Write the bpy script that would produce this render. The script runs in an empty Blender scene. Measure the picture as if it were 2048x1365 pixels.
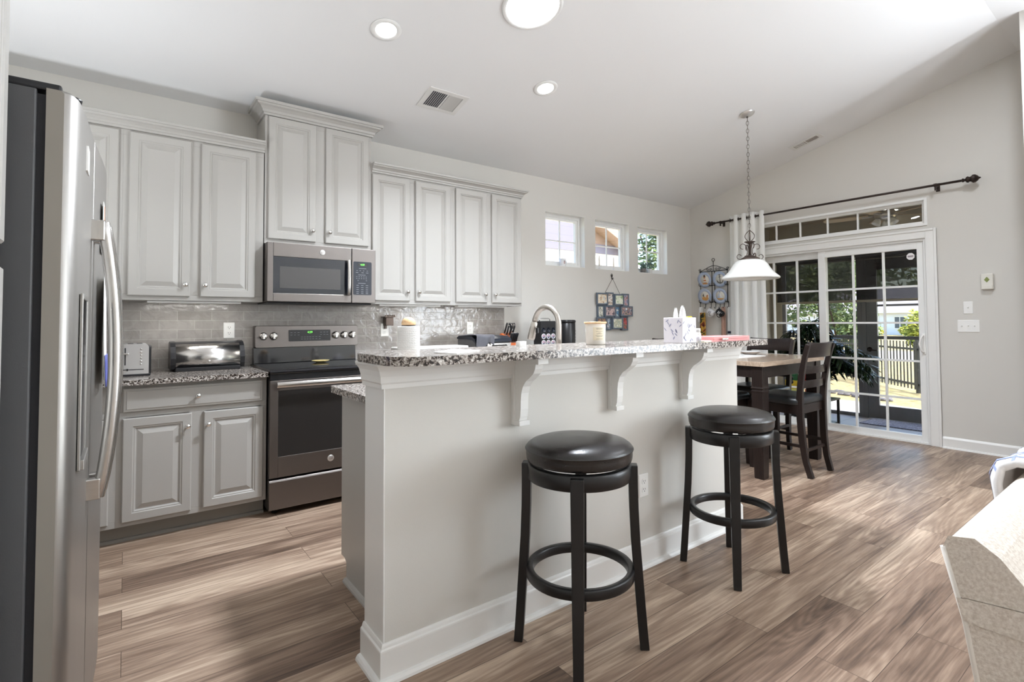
import bpy, bmesh, math, random
from mathutils import Matrix, Vector
random.seed(7)
PI = math.pi
scn = bpy.context.scene
COL = scn.collection

# ------------------------------------------------------------------ camera
F_PX, CX, CY = 1042.2085, 1066.0966, 611.3755
YAW, PITCH, ROLL = math.radians(38.0392), math.radians(1.805), math.radians(-0.3756)
cam_d = bpy.data.cameras.new('camera')
cam_d.sensor_width = 36.0
cam_d.lens = F_PX / 2048 * 36.0
cam_d.shift_x = (1024 - CX) / 2048
cam_d.shift_y = (CY - 682.5) / 2048
cam_d.clip_start = 0.02
cam_d.clip_end = 300
cam = bpy.data.objects.new('camera', cam_d)
COL.objects.link(cam)
fw = Vector((math.sin(YAW) * math.cos(PITCH), math.cos(YAW) * math.cos(PITCH), math.sin(PITCH)))
rt = Vector((math.cos(YAW), -math.sin(YAW), 0))
up = rt.cross(fw)
r2 = rt * math.cos(ROLL) + up * math.sin(ROLL)
u2 = -rt * math.sin(ROLL) + up * math.cos(ROLL)
cam.matrix_world = Matrix(((r2.x, u2.x, -fw.x, -0.0052), (r2.y, u2.y, -fw.y, -4.3153), (r2.z, u2.z, -fw.z, 1.2214), (0, 0, 0, 1)))
scn.camera = cam

# ------------------------------------------------------------------ exposure, sky, sun, added side light
vs = scn.view_settings
vs.view_transform = 'Standard'
vs.look = 'None'
vs.exposure = 0.0
vs.gamma = 1.0
vs.use_curve_mapping = False
scn.cycles.use_denoising = True
scn.cycles.max_bounces = 10
scn.cycles.diffuse_bounces = 8
scn.cycles.glossy_bounces = 4
scn.cycles.transparent_max_bounces = 12
scn.cycles.sample_clamp_indirect = 6.0
SKY, SUN, WINDOW_W, CAN_W, TUBE_W, ADDED_CAN_W = 0.68, 7.8, 0.0, 5.0, 122.0, 2.5
ADDED_LAMP_W = 18.0
UNDER_W = 2.2
world = bpy.data.worlds.new('world')
scn.world = world
world.use_nodes = True
wn = world.node_tree
wn.nodes.clear()
w_out = wn.nodes.new('ShaderNodeOutputWorld')
w_bg = wn.nodes.new('ShaderNodeBackground')
w_sky = wn.nodes.new('ShaderNodeTexSky')
w_sky.sky_type = 'NISHITA'
w_sky.sun_disc = False
w_sky.sun_elevation = math.radians(48)
w_sky.sun_rotation = math.radians(150)
w_sky.air_density = 1.0
w_sky.dust_density = 2.0
w_bg.inputs['Strength'].default_value = SKY
wn.links.new(w_sky.outputs[0], w_bg.inputs[0])
wn.links.new(w_bg.outputs[0], w_out.inputs[0])


def lamp(name, kind, loc, energy, color=(1, 1, 1), aim=(0, 0, -1), size=None, size_y=None, shape=None):
    d = bpy.data.lights.new(name, kind)
    d.energy = energy
    d.color = color
    if size is not None:
        if kind == 'AREA':
            d.size = size
            if size_y:
                d.shape = 'RECTANGLE'
                d.size_y = size_y
            if shape:
                d.shape = shape
        else:
            d.shadow_soft_size = size
    o = bpy.data.objects.new(name, d)
    o.location = loc
    o.rotation_euler = Vector(aim).to_track_quat('-Z', 'Y').to_euler()
    COL.objects.link(o)
    return o


sun = lamp('sun', 'SUN', (0, -20, 30), SUN, (1.0, 0.95, 0.86), aim=(-0.06, 0.55, -0.80))
sun.data.angle = math.radians(0.6)
# added light at an unseen living-room side window (window_5, beyond the frame)
lamp('added_side_light', 'AREA', (5.33, -6.2, 1.5), 190.0, (0.86, 0.95, 1.04), aim=(-1, 0.0, 0.25), size=2.4, size_y=1.6)

# ------------------------------------------------------------------ materials
MATS = {}


def new_mat(name):
    m = bpy.data.materials.new(name)
    m.use_nodes = True
    MATS[name] = m
    nt = m.node_tree
    return m, nt, nt.nodes['Principled BSDF']


def N(nt, typ, **kw):
    n = nt.nodes.new(typ)
    for k, v in kw.items():
        if k in n.inputs:
            n.inputs[k].default_value = v
        else:
            setattr(n, k, v)
    return n


def rgba(c):
    return (c[0], c[1], c[2], 1.0)


def srgb(r, g, b):
    def f(c):
        c /= 255.0
        return c / 12.92 if c <= 0.04045 else ((c + 0.055) / 1.055) ** 2.4
    return (f(r), f(g), f(b))


def simple(name, col, rough=0.5, metal=0.0, noise=0.0, nscale=40.0, bump=0.0, spec=0.5, coat=0.0, emit=None, estr=0.0, stretch=None):
    m, nt, p = new_mat(name)
    p.inputs['Roughness'].default_value = rough
    p.inputs['Metallic'].default_value = metal
    p.inputs['Specular IOR Level'].default_value = spec
    p.inputs['Coat Weight'].default_value = coat
    p.inputs['Base Color'].default_value = rgba(col)
    if emit:
        p.inputs['Emission Color'].default_value = rgba(emit)
        p.inputs['Emission Strength'].default_value = estr
    if noise or bump:
        tc = N(nt, 'ShaderNodeTexCoord')
        mp = N(nt, 'ShaderNodeMapping')
        if stretch:
            mp.inputs['Scale'].default_value = stretch
        nz = N(nt, 'ShaderNodeTexNoise', Scale=nscale, Detail=4.0)
        nt.links.new(tc.outputs['Object'], mp.inputs[0])
        nt.links.new(mp.outputs[0], nz.inputs['Vector'])
        if noise:
            mx = N(nt, 'ShaderNodeMix', data_type='RGBA')
            mx.inputs[6].default_value = rgba([c * (1 - noise) for c in col])
            mx.inputs[7].default_value = rgba([min(1, c * (1 + noise)) for c in col])
            nt.links.new(nz.outputs['Fac'], mx.inputs[0])
            nt.links.new(mx.outputs[2], p.inputs['Base Color'])
        if bump:
            b = N(nt, 'ShaderNodeBump', Strength=bump, Distance=0.01)
            nt.links.new(nz.outputs['Fac'], b.inputs['Height'])
            nt.links.new(b.outputs[0], p.inputs['Normal'])
    return m


def pane(name, tint=(0.97, 0.985, 0.98), gloss=0.08, rough=0.0):
    m, nt, p = new_mat(name)
    nt.nodes.remove(p)
    out = nt.nodes['Material Output']
    tr = N(nt, 'ShaderNodeBsdfTransparent')
    tr.inputs[0].default_value = rgba(tint)
    gl = N(nt, 'ShaderNodeBsdfGlossy', Roughness=rough)
    fr = N(nt, 'ShaderNodeFresnel', IOR=1.45)
    mx = N(nt, 'ShaderNodeMixShader')
    ge = N(nt, 'ShaderNodeNewGeometry')
    bk = N(nt, 'ShaderNodeMath', operation='SUBTRACT')
    bk.inputs[0].default_value = 1.0
    nt.links.new(ge.outputs['Backfacing'], bk.inputs[1])
    fm = N(nt, 'ShaderNodeMath', operation='MULTIPLY')
    nt.links.new(fr.outputs[0], fm.inputs[0])
    nt.links.new(bk.outputs[0], fm.inputs[1])
    nt.links.new(fm.outputs[0], mx.inputs[0])
    nt.links.new(tr.outputs[0], mx.inputs[1])
    nt.links.new(gl.outputs[0], mx.inputs[2])
    nt.links.new(mx.outputs[0], out.inputs[0])
    return m


def screen(name, col, through):
    m, nt, p = new_mat(name)
    out = nt.nodes['Material Output']
    p.inputs['Base Color'].default_value = rgba(col)
    p.inputs['Roughness'].default_value = 0.8
    tr = N(nt, 'ShaderNodeBsdfTransparent')
    mx = N(nt, 'ShaderNodeMixShader')
    mx.inputs[0].default_value = through
    nt.links.new(p.outputs[0], mx.inputs[1])
    nt.links.new(tr.outputs[0], mx.inputs[2])
    nt.links.new(mx.outputs[0], out.inputs[0])
    return m


def cloth(name, col, trans=0.35, rough=0.85):
    m, nt, p = new_mat(name)
    out = nt.nodes['Material Output']
    p.inputs['Base Color'].default_value = rgba(col)
    p.inputs['Roughness'].default_value = rough
    tl = N(nt, 'ShaderNodeBsdfTranslucent')
    tl.inputs[0].default_value = rgba(col)
    mx = N(nt, 'ShaderNodeMixShader')
    mx.inputs[0].default_value = trans
    nt.links.new(p.outputs[0], mx.inputs[1])
    nt.links.new(tl.outputs[0], mx.inputs[2])
    nt.links.new(mx.outputs[0], out.inputs[0])
    return m


def ramp(nt, stops, interp='LINEAR'):
    r = N(nt, 'ShaderNodeValToRGB')
    cr = r.color_ramp
    cr.interpolation = interp
    while len(cr.elements) > 1:
        cr.elements.remove(cr.elements[0])
    cr.elements[0].position = stops[0][0]
    cr.elements[0].color = rgba(stops[0][1])
    for pos, c in stops[1:]:
        e = cr.elements.new(pos)
        e.color = rgba(c)
    return r


def mk_floor():
    m, nt, p = new_mat('plank_floor')
    L = nt.links
    tc = N(nt, 'ShaderNodeTexCoord')
    br = N(nt, 'ShaderNodeTexBrick')
    br.offset = 0.37
    br.inputs['Color1'].default_value = (0, 0, 0, 1)
    br.inputs['Color2'].default_value = (1, 1, 1, 1)
    br.inputs['Mortar'].default_value = (0.5, 0.5, 0.5, 1)
    br.inputs['Scale'].default_value = 1.0
    br.inputs['Mortar Size'].default_value = 0.0012
    br.inputs['Mortar Smooth'].default_value = 0.3
    br.inputs['Brick Width'].default_value = 1.22
    br.inputs['Row Height'].default_value = 0.18
    L.new(tc.outputs['Object'], br.inputs['Vector'])
    sx = N(nt, 'ShaderNodeSeparateXYZ')
    L.new(tc.outputs['Object'], sx.inputs[0])
    # plank-dependent shift so that grain does not run across joints
    sh = N(nt, 'ShaderNodeMath', operation='MULTIPLY')
    sh.inputs[1].default_value = 17.0
    L.new(br.outputs['Color'], sh.inputs[0])
    ax = N(nt, 'ShaderNodeMath', operation='ADD')
    L.new(sx.outputs[0], ax.inputs[0])
    L.new(sh.outputs[0], ax.inputs[1])
    cb = N(nt, 'ShaderNodeCombineXYZ')
    L.new(ax.outputs[0], cb.inputs[0])
    L.new(sx.outputs[1], cb.inputs[1])
    L.new(sh.outputs[0], cb.inputs[2])

    def noise(scl, scale, detail, rough, dist):
        mp = N(nt, 'ShaderNodeMapping')
        mp.inputs['Scale'].default_value = scl
        L.new(cb.outputs[0], mp.inputs[0])
        n = N(nt, 'ShaderNodeTexNoise', Scale=scale, Detail=detail, Roughness=rough, Distortion=dist)
        L.new(mp.outputs[0], n.inputs['Vector'])
        return n
    broad = noise((0.55, 5.0, 1), 1.6, 4.0, 0.55, 0.9)
    fine = noise((1.6, 34.0, 1), 2.2, 5.0, 0.62, 0.5)
    mpw = N(nt, 'ShaderNodeMapping')
    mpw.inputs['Scale'].default_value = (0.5, 7.0, 1)
    L.new(cb.outputs[0], mpw.inputs[0])
    wv = N(nt, 'ShaderNodeTexNoise', Scale=1.1, Detail=1.0, Roughness=0.4, Distortion=0.4)
    L.new(mpw.outputs[0], wv.inputs['Vector'])
    wm = N(nt, 'ShaderNodeMath', operation='MULTIPLY')
    wm.inputs[1].default_value = 95.0
    L.new(wv.outputs['Fac'], wm.inputs[0])
    ws = N(nt, 'ShaderNodeMath', operation='SINE')
    L.new(wm.outputs[0], ws.inputs[0])
    # tone = broad*0.55 + fine*.3 + plank*.15 + rings
    a = N(nt, 'ShaderNodeMath', operation='MULTIPLY_ADD')
    a.inputs[1].default_value = 0.62
    L.new(broad.outputs['Fac'], a.inputs[0])
    b = N(nt, 'ShaderNodeMath', operation='MULTIPLY_ADD')
    b.inputs[1].default_value = 0.40
    L.new(fine.outputs['Fac'], b.inputs[0])
    c = N(nt, 'ShaderNodeMath', operation='MULTIPLY_ADD')
    c.inputs[1].default_value = 0.17
    c.inputs[2].default_value = -0.09
    L.new(br.outputs['Color'], c.inputs[0])
    d = N(nt, 'ShaderNodeMath', operation='MULTIPLY_ADD')
    d.inputs[1].default_value = 0.032
    L.new(ws.outputs[0], d.inputs[0])
    L.new(c.outputs[0], d.inputs[2])
    L.new(d.outputs[0], b.inputs[2])
    L.new(b.outputs[0], a.inputs[2])
    rp = ramp(nt, [(0.27, srgb(72, 57, 47)), (0.42, srgb(116, 95, 80)), (0.56, srgb(150, 128, 110)), (0.72, srgb(194, 173, 152))])
    L.new(a.outputs[0], rp.inputs[0])
    mo = N(nt, 'ShaderNodeMix', data_type='RGBA')
    mo.inputs[7].default_value = rgba(srgb(70, 54, 44))
    L.new(br.outputs['Fac'], mo.inputs[0])
    L.new(rp.outputs[0], mo.inputs[6])
    L.new(mo.outputs[2], p.inputs['Base Color'])
    p.inputs['Roughness'].default_value = 0.40
    p.inputs['Specular IOR Level'].default_value = 0.42
    bp = N(nt, 'ShaderNodeBump', Strength=0.12, Distance=0.004)
    L.new(a.outputs[0], bp.inputs['Height'])
    L.new(bp.outputs[0], p.inputs['Normal'])


def mk_granite():
    m, nt, p = new_mat('granite')
    L = nt.links
    tc = N(nt, 'ShaderNodeTexCoord')
    n1 = N(nt, 'ShaderNodeTexNoise', Scale=92.0, Detail=3.5, Roughness=0.6, Distortion=0.7)
    n2 = N(nt, 'ShaderNodeTexNoise', Scale=130.0, Detail=2.0, Roughness=0.5)
    v = N(nt, 'ShaderNodeTexVoronoi', Scale=150.0)
    for n in (n1, n2, v):
        L.new(tc.outputs['Object'], n.inputs['Vector'])
    r1 = ramp(nt, [(0.0, (0.014, 0.011, 0.010)), (0.43, (0.030, 0.023, 0.020)), (0.475, (0.17, 0.135, 0.115)), (0.53, (0.46, 0.42, 0.385)), (0.63, (0.68, 0.65, 0.62)), (1.0, (0.76, 0.74, 0.71))])
    L.new(n1.outputs['Fac'], r1.inputs[0])
    r2_ = ramp(nt, [(0.0, (0.28, 0.25, 0.23)), (0.42, (0.55, 0.52, 0.49)), (0.55, (1, 1, 1)), (1, (1, 1, 1))])
    L.new(n2.outputs['Fac'], r2_.inputs[0])
    mx = N(nt, 'ShaderNodeMix', data_type='RGBA', blend_type='MULTIPLY')
    mx.inputs[0].default_value = 0.8
    L.new(r1.outputs[0], mx.inputs[6])
    L.new(r2_.outputs[0], mx.inputs[7])
    L.new(mx.outputs[2], p.inputs['Base Color'])
    p.inputs['Roughness'].default_value = 0.15
    p.inputs['Specular IOR Level'].default_value = 0.45


def mk_tile():
    m, nt, p = new_mat('wall_tile')
    L = nt.links
    tc = N(nt, 'ShaderNodeTexCoord')
    sx = N(nt, 'ShaderNodeSeparateXYZ')
    L.new(tc.outputs['Object'], sx.inputs[0])
    ax = N(nt, 'ShaderNodeMath', operation='ADD')
    ax.inputs[1].default_value = -1.883 + 0.201 * 40
    az = N(nt, 'ShaderNodeMath', operation='ADD')
    az.inputs[1].default_value = -1.311 + 0.0635 * 40
    L.new(sx.outputs[0], ax.inputs[0])
    L.new(sx.outputs[2], az.inputs[0])
    cb = N(nt, 'ShaderNodeCombineXYZ')
    L.new(ax.outputs[0], cb.inputs[0])
    L.new(az.outputs[0], cb.inputs[1])
    br = N(nt, 'ShaderNodeTexBrick')
    br.offset = 0.5
    br.inputs['Color1'].default_value = rgba(srgb(150, 145, 141))
    br.inputs['Color2'].default_value = rgba(srgb(163, 158, 154))
    br.inputs['Mortar'].default_value = rgba(srgb(182, 178, 173))
    br.inputs['Scale'].default_value = 1.0
    br.inputs['Mortar Size'].default_value = 0.0016
    br.inputs['Mortar Smooth'].default_value = 0.4
    br.inputs['Brick Width'].default_value = 0.201
    br.inputs['Row Height'].default_value = 0.0635
    L.new(cb.outputs[0], br.inputs['Vector'])
    n1 = N(nt, 'ShaderNodeTexNoise', Scale=14.0, Detail=3.0, Distortion=1.0)
    L.new(tc.outputs['Object'], n1.inputs['Vector'])
    mx = N(nt, 'ShaderNodeMix', data_type='RGBA', blend_type='MULTIPLY')
    mx.inputs[0].default_value = 1.0
    r = ramp(nt, [(0.3, (0.86, 0.86, 0.86)), (0.7, (1.08, 1.08, 1.08))])
    L.new(n1.outputs['Fac'], r.inputs[0])
    L.new(br.outputs['Color'], mx.inputs[6])
    L.new(r.outputs[0], mx.inputs[7])
    L.new(mx.outputs[2], p.inputs['Base Color'])
    rr = N(nt, 'ShaderNodeMapRange')
    rr.inputs['To Min'].default_value = 0.13
    rr.inputs['To Max'].default_value = 0.6
    L.new(br.outputs['Fac'], rr.inputs[0])
    L.new(rr.outputs[0], p.inputs['Roughness'])
    hs = N(nt, 'ShaderNodeMath', operation='MULTIPLY_ADD')
    hs.inputs[1].default_value = -0.6
    L.new(br.outputs['Fac'], hs.inputs[0])
    L.new(n1.outputs['Fac'], hs.inputs[2])
    bp = N(nt, 'ShaderNodeBump', Strength=0.35, Distance=0.012)
    L.new(hs.outputs[0], bp.inputs['Height'])
    L.new(bp.outputs[0], p.inputs['Normal'])


def mk_two_tone(name, c1, c2, scale, lo, hi, rough=0.7, bump=0.0, stretch=(1, 1, 1), c3=None):
    m, nt, p = new_mat(name)
    L = nt.links
    tc = N(nt, 'ShaderNodeTexCoord')
    mp = N(nt, 'ShaderNodeMapping')
    mp.inputs['Scale'].default_value = stretch
    nz = N(nt, 'ShaderNodeTexNoise', Scale=scale, Detail=5.0, Roughness=0.6)
    L.new(tc.outputs['Object'], mp.inputs[0])
    L.new(mp.outputs[0], nz.inputs['Vector'])
    st = [(lo, c1), (hi, c2)]
    if c3:
        st = [(lo, c1), ((lo + hi) / 2, c2), (hi, c3)]
    r = ramp(nt, st)
    L.new(nz.outputs['Fac'], r.inputs[0])
    L.new(r.outputs[0], p.inputs['Base Color'])
    p.inputs['Roughness'].default_value = rough
    if bump:
        b = N(nt, 'ShaderNodeBump', Strength=bump, Distance=0.01)
        L.new(nz.outputs['Fac'], b.inputs['Height'])
        L.new(b.outputs[0], p.inputs['Normal'])
    return m


def mk_lap(name, col, pitch, depth=0.35, rough=0.6):
    """lap siding / roof courses: a thin dark line under each course, along object Z"""
    m, nt, p = new_mat(name)
    L = nt.links
    tc = N(nt, 'ShaderNodeTexCoord')
    sx = N(nt, 'ShaderNodeSeparateXYZ')
    L.new(tc.outputs['Object'], sx.inputs[0])
    dv = N(nt, 'ShaderNodeMath', operation='DIVIDE')
    dv.inputs[1].default_value = pitch
    L.new(sx.outputs[2], dv.inputs[0])
    fr = N(nt, 'ShaderNodeMath', operation='FRACT')
    L.new(dv.outputs[0], fr.inputs[0])
    r = ramp(nt, [(0.0, [c * (1 - depth) for c in col]), (0.07, col), (1.0, col)])
    L.new(fr.outputs[0], r.inputs[0])
    L.new(r.outputs[0], p.inputs['Base Color'])
    p.inputs['Roughness'].default_value = rough


def mk_brushed(name, col, rough, stretch, metal=1.0):
    m, nt, p = new_mat(name)
    L = nt.links
    tc = N(nt, 'ShaderNodeTexCoord')
    mp = N(nt, 'ShaderNodeMapping')
    mp.inputs['Scale'].default_value = stretch
    nz = N(nt, 'ShaderNodeTexNoise', Scale=6.0, Detail=5.0, Roughness=0.7)
    L.new(tc.outputs['Object'], mp.inputs[0])
    L.new(mp.outputs[0], nz.inputs['Vector'])
    rr = N(nt, 'ShaderNodeMapRange')
    rr.inputs['To Min'].default_value = rough - 0.06
    rr.inputs['To Max'].default_value = rough + 0.08
    L.new(nz.outputs['Fac'], rr.inputs[0])
    L.new(rr.outputs[0], p.inputs['Roughness'])
    mx = N(nt, 'ShaderNodeMix', data_type='RGBA')
    mx.inputs[6].default_value = rgba([c * 0.93 for c in col])
    mx.inputs[7].default_value = rgba([c * 1.05 for c in col])
    L.new(nz.outputs['Fac'], mx.inputs[0])
    L.new(mx.outputs[2], p.inputs['Base Color'])
    p.inputs['Metallic'].default_value = metal


def mk_patch(name, cols, scale, rough=0.6):
    """random patches of flat colour (photographs, printed cloth)"""
    m, nt, p = new_mat(name)
    L = nt.links
    tc = N(nt, 'ShaderNodeTexCoord')
    v = N(nt, 'ShaderNodeTexNoise', Scale=scale, Detail=2.0, Distortion=0.6)
    L.new(tc.outputs['Object'], v.inputs['Vector'])
    st = []
    n = len(cols)
    for i, c in enumerate(cols):
        st.append((0.30 + 0.40 * i / max(1, n - 1), c))
    r = ramp(nt, st)
    L.new(v.outputs['Fac'], r.inputs[0])
    L.new(r.outputs[0], p.inputs['Base Color'])
    p.inputs['Roughness'].default_value = rough


mk_floor()
mk_granite()
mk_tile()
simple('wall_paint', srgb(211, 208, 202), 0.75, bump=0.03, nscale=180)
simple('ceiling_paint', srgb(232, 232, 232), 0.8, bump=0.03, nscale=150)
simple('trim_white', srgb(232, 231, 228), 0.35)
simple('vinyl_white', srgb(236, 236, 234), 0.35)
simple('cabinet_grey', srgb(172, 169, 164), 0.38, bump=0.015, nscale=120)
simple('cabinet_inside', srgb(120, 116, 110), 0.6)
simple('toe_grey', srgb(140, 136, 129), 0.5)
simple('knob_nickel', (0.80, 0.79, 0.77), 0.16, 1.0)
mk_brushed('slate_steel', (0.20, 0.18, 0.168), 0.40, (1, 1, 60))
mk_brushed('stainless', (0.38, 0.365, 0.345), 0.42, (60, 60, 1))
mk_brushed('bright_steel', (0.62, 0.60, 0.58), 0.22, (1, 60, 60))
mk_brushed('nickel', (0.66, 0.62, 0.57), 0.30, (30, 30, 4))
simple('fridge_side', srgb(74, 74, 76), 0.45, bump=0.05, nscale=400)
simple('fridge_door_edge', srgb(140, 134, 126), 0.42, 0.35)
simple('toaster_steel', (0.60, 0.59, 0.58), 0.34, 0.65)
simple('black_gasket', (0.012, 0.012, 0.016), 0.6)
simple('black_glass', (0.006, 0.006, 0.008), 0.06, spec=0.6)
simple('oven_glass', (0.022, 0.020, 0.019), 0.07, spec=0.6)
simple('mw_glass', (0.012, 0.014, 0.020), 0.06, spec=0.6)
simple('mw_mesh', (0.055, 0.052, 0.052), 0.12, spec=0.6)
simple('black_plastic', (0.012, 0.012, 0.014), 0.32)
simple('grey_plastic', (0.12, 0.12, 0.125), 0.45)
simple('navy_plastic', (0.012, 0.016, 0.026), 0.3)
simple('white_plastic', srgb(240, 239, 236), 0.35)
simple('outlet_slot', (0.03, 0.03, 0.03), 0.6)
simple('green_digits', (0.1, 0.9, 0.1), 0.5, emit=(0.25, 1.0, 0.12), estr=1.6)
simple('panel_print', srgb(120, 122, 128), 0.6)
simple('leather_black', (0.016, 0.014, 0.014), 0.27, bump=0.10, nscale=220, spec=0.6)
simple('seat_leather', (0.020, 0.022, 0.024), 0.30, bump=0.05, nscale=200, spec=0.6)
mk_two_tone('espresso_wood', (0.010, 0.007, 0.0065), (0.026, 0.016, 0.0135), 6.0, 0.3, 0.7, 0.30, stretch=(20, 20, 1.5))
MATS['espresso_wood'].node_tree.nodes['Principled BSDF'].inputs['Specular IOR Level'].default_value = 0.35
simple('black_wood', (0.010, 0.0095, 0.010), 0.33, bump=0.02, nscale=80)
mk_two_tone('table_wood', srgb(150, 130, 112), srgb(192, 172, 152), 3.0, 0.3, 0.7, 0.14, stretch=(2, 30, 10))
mk_two_tone('pale_wood', srgb(222, 178, 128), srgb(242, 207, 164), 4.0, 0.3, 0.7, 0.45, stretch=(4, 30, 30))
mk_two_tone('orange_wood', srgb(178, 82, 34), srgb(206, 108, 52), 5.0, 0.3, 0.7, 0.4, stretch=(4, 30, 30))
mk_two_tone('honey_wood', srgb(190, 134, 66), srgb(222, 168, 98), 5.0, 0.3, 0.7, 0.4, stretch=(30, 30, 4))
simple('paper_white', srgb(244, 243, 240), 0.85, bump=0.2, nscale=160)
simple('tissue', srgb(248, 248, 247), 0.9)
simple('wax_glass', srgb(248, 242, 232), 0.18, coat=0.6)
simple('label_cream', srgb(238, 226, 200), 0.6)
simple('print_dark', srgb(120, 108, 92), 0.7)
simple('box_white', srgb(226, 222, 228), 0.6, noise=0.05, nscale=60)
simple('box_leaf', srgb(140, 142, 168), 0.6)
simple('pink_board', srgb(222, 138, 136), 0.5)
simple('yellow_cap', srgb(244, 190, 40), 0.45)
simple('iron_black', (0.018, 0.017, 0.018), 0.45, 0.4)
simple('bronze_dark', (0.045, 0.032, 0.027), 0.42, 0.7)
simple('iron_brown', (0.095, 0.070, 0.058), 0.42, 0.6)
simple('chain_grey', (0.20, 0.18, 0.165), 0.4, 0.8)
simple('canopy_metal', (0.62, 0.60, 0.58), 0.35, 0.7)
cloth('curtain_cloth', srgb(252, 252, 250), 0.18)
simple('shade_glass', srgb(236, 236, 232), 0.30, coat=0.3)
simple('frame_bluegrey', srgb(96, 106, 118), 0.6, noise=0.25, nscale=60)
simple('plate_blue', srgb(178, 190, 212), 0.15, noise=0.12, nscale=30)
simple('plate_cream', srgb(226, 222, 210), 0.15)
simple('towel_white', srgb(232, 232, 230), 0.9)
simple('apron_tan', srgb(186, 150, 134), 0.9, noise=0.12, nscale=30)
mk_patch('apron_print', [srgb(60, 30, 24), srgb(140, 66, 40), srgb(214, 170, 66), srgb(70, 74, 46), srgb(46, 30, 28)], 16, 0.9)
simple('navy_cloth', srgb(44, 50, 70), 0.9)
simple('grey_cloth', srgb(92, 92, 98), 0.9, noise=0.15, nscale=50)
simple('mug_white', srgb(236, 236, 238), 0.2)
simple('mug_black', (0.012, 0.012, 0.015), 0.2)
mk_two_tone('sofa_cloth', srgb(200, 188, 176), srgb(226, 218, 208), 160.0, 0.35, 0.65, 0.95, bump=0.35)
simple('pillow_white', srgb(240, 238, 238), 0.95, bump=0.1, nscale=120)
simple('plaid_blue', srgb(150, 162, 200), 0.95)
simple('piping_white', srgb(226, 220, 212), 0.9)
simple('gold_dish', srgb(236, 214, 150), 0.22)
simple('magnet_white', srgb(246, 246, 244), 0.5)
simple('paper_blue', srgb(86, 92, 160), 0.6)
simple('bottle_brown', srgb(196, 130, 84), 0.4)
simple('light_disc', (1, 1, 1), 0.5, emit=(1.0, 0.98, 0.95), estr=9.0)
simple('tube_disc', (1, 1, 1), 0.5, emit=(1.0, 1.0, 1.0), estr=5.0)
simple('vent_white', srgb(224, 223, 220), 0.5)
simple('vent_dark', srgb(74, 76, 84), 0.7)
simple('vent_tan', srgb(140, 122, 108), 0.7)
simple('thermostat_body', srgb(222, 219, 210), 0.5)
simple('green_leaf_print', srgb(128, 138, 78), 0.6)
pane('pane_clear')
pane('pane_window')
screen('shade_mesh', (0.020, 0.017, 0.018), 0.26)
screen('bug_screen', (0.03, 0.03, 0.03), 0.92)
simple('porch_frame', srgb(124, 124, 126), 0.5)
simple('porch_beige', srgb(176, 168, 150), 0.6)
simple('porch_ceiling', srgb(172, 156, 134), 0.7)
simple('porch_wall', srgb(196, 188, 172), 0.7)
simple('fan_metal', (0.55, 0.52, 0.48), 0.3, 0.8)
simple('fan_blade', srgb(190, 170, 140), 0.5)
simple('porch_light', (1, 1, 1), 0.5, emit=(1.0, 0.93, 0.75), estr=3.0)
mk_two_tone('patio', srgb(176, 170, 168), srgb(196, 192, 190), 6.0, 0.3, 0.7, 0.85)
mk_two_tone('lawn', srgb(136, 124, 80), srgb(184, 164, 122), 5.0, 0.35, 0.65, 0.95, c3=srgb(160, 148, 98))
mk_two_tone('far_lawn', srgb(150, 150, 84), srgb(196, 182, 120), 0.5, 0.35, 0.65, 0.95)
simple('road', srgb(160, 150, 148), 0.9)
simple('fence_black', (0.016, 0.016, 0.018), 0.45)
simple('mulch', srgb(120, 116, 122), 0.9, noise=0.4, nscale=20)
mk_two_tone('tree_leaf', srgb(60, 82, 46), srgb(122, 140, 82), 0.8, 0.35, 0.65, 0.6, c3=srgb(158, 170, 112))
mk_two_tone('bush_leaf', srgb(110, 130, 40), srgb(206, 194, 66), 1.6, 0.35, 0.65, 0.6)
mk_two_tone('houseplant_leaf', (0.006, 0.016, 0.007), (0.020, 0.046, 0.016), 3.0, 0.3, 0.7, 0.26)
simple('bark', srgb(84, 70, 60), 0.9, bump=0.4, nscale=20)
simple('pot_grey', srgb(120, 118, 116), 0.7)
simple('pot_white', srgb(226, 226, 224), 0.4)
simple('succulent', srgb(96, 122, 112), 0.6)
mk_lap('house_siding', srgb(236, 240, 250), 0.18, 0.12)
simple('house_trim', srgb(240, 240, 240), 0.6)
mk_lap('house_roof', srgb(168, 160, 166), 0.16, 0.2, 0.9)
simple('house_glass', (0.10, 0.12, 0.15), 0.1)
mk_lap('neighbor_siding_shade', srgb(128, 125, 142), 0.19, 0.22)  # lilac-grey is eave shade put into the upper siding colour
mk_lap('neighbor_roof', srgb(176, 152, 136), 0.16, 0.25, 0.9)
simple('bag_yellow', srgb(214, 178, 40), 0.5)
simple('bag_green', srgb(38, 96, 56), 0.5)
simple('bag_red', srgb(176, 34, 30), 0.5)
simple('bag_orange', srgb(226, 140, 110), 0.5)
simple('bag_lime', srgb(222, 218, 120), 0.5)
simple('sticker_white', srgb(232, 230, 230), 0.5)
simple('sticker_ink', srgb(90, 60, 70), 0.5)
mk_two_tone('rug_grey', srgb(92, 96, 116), srgb(140, 146, 168), 60, 0.4, 0.6, 0.95)
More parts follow.
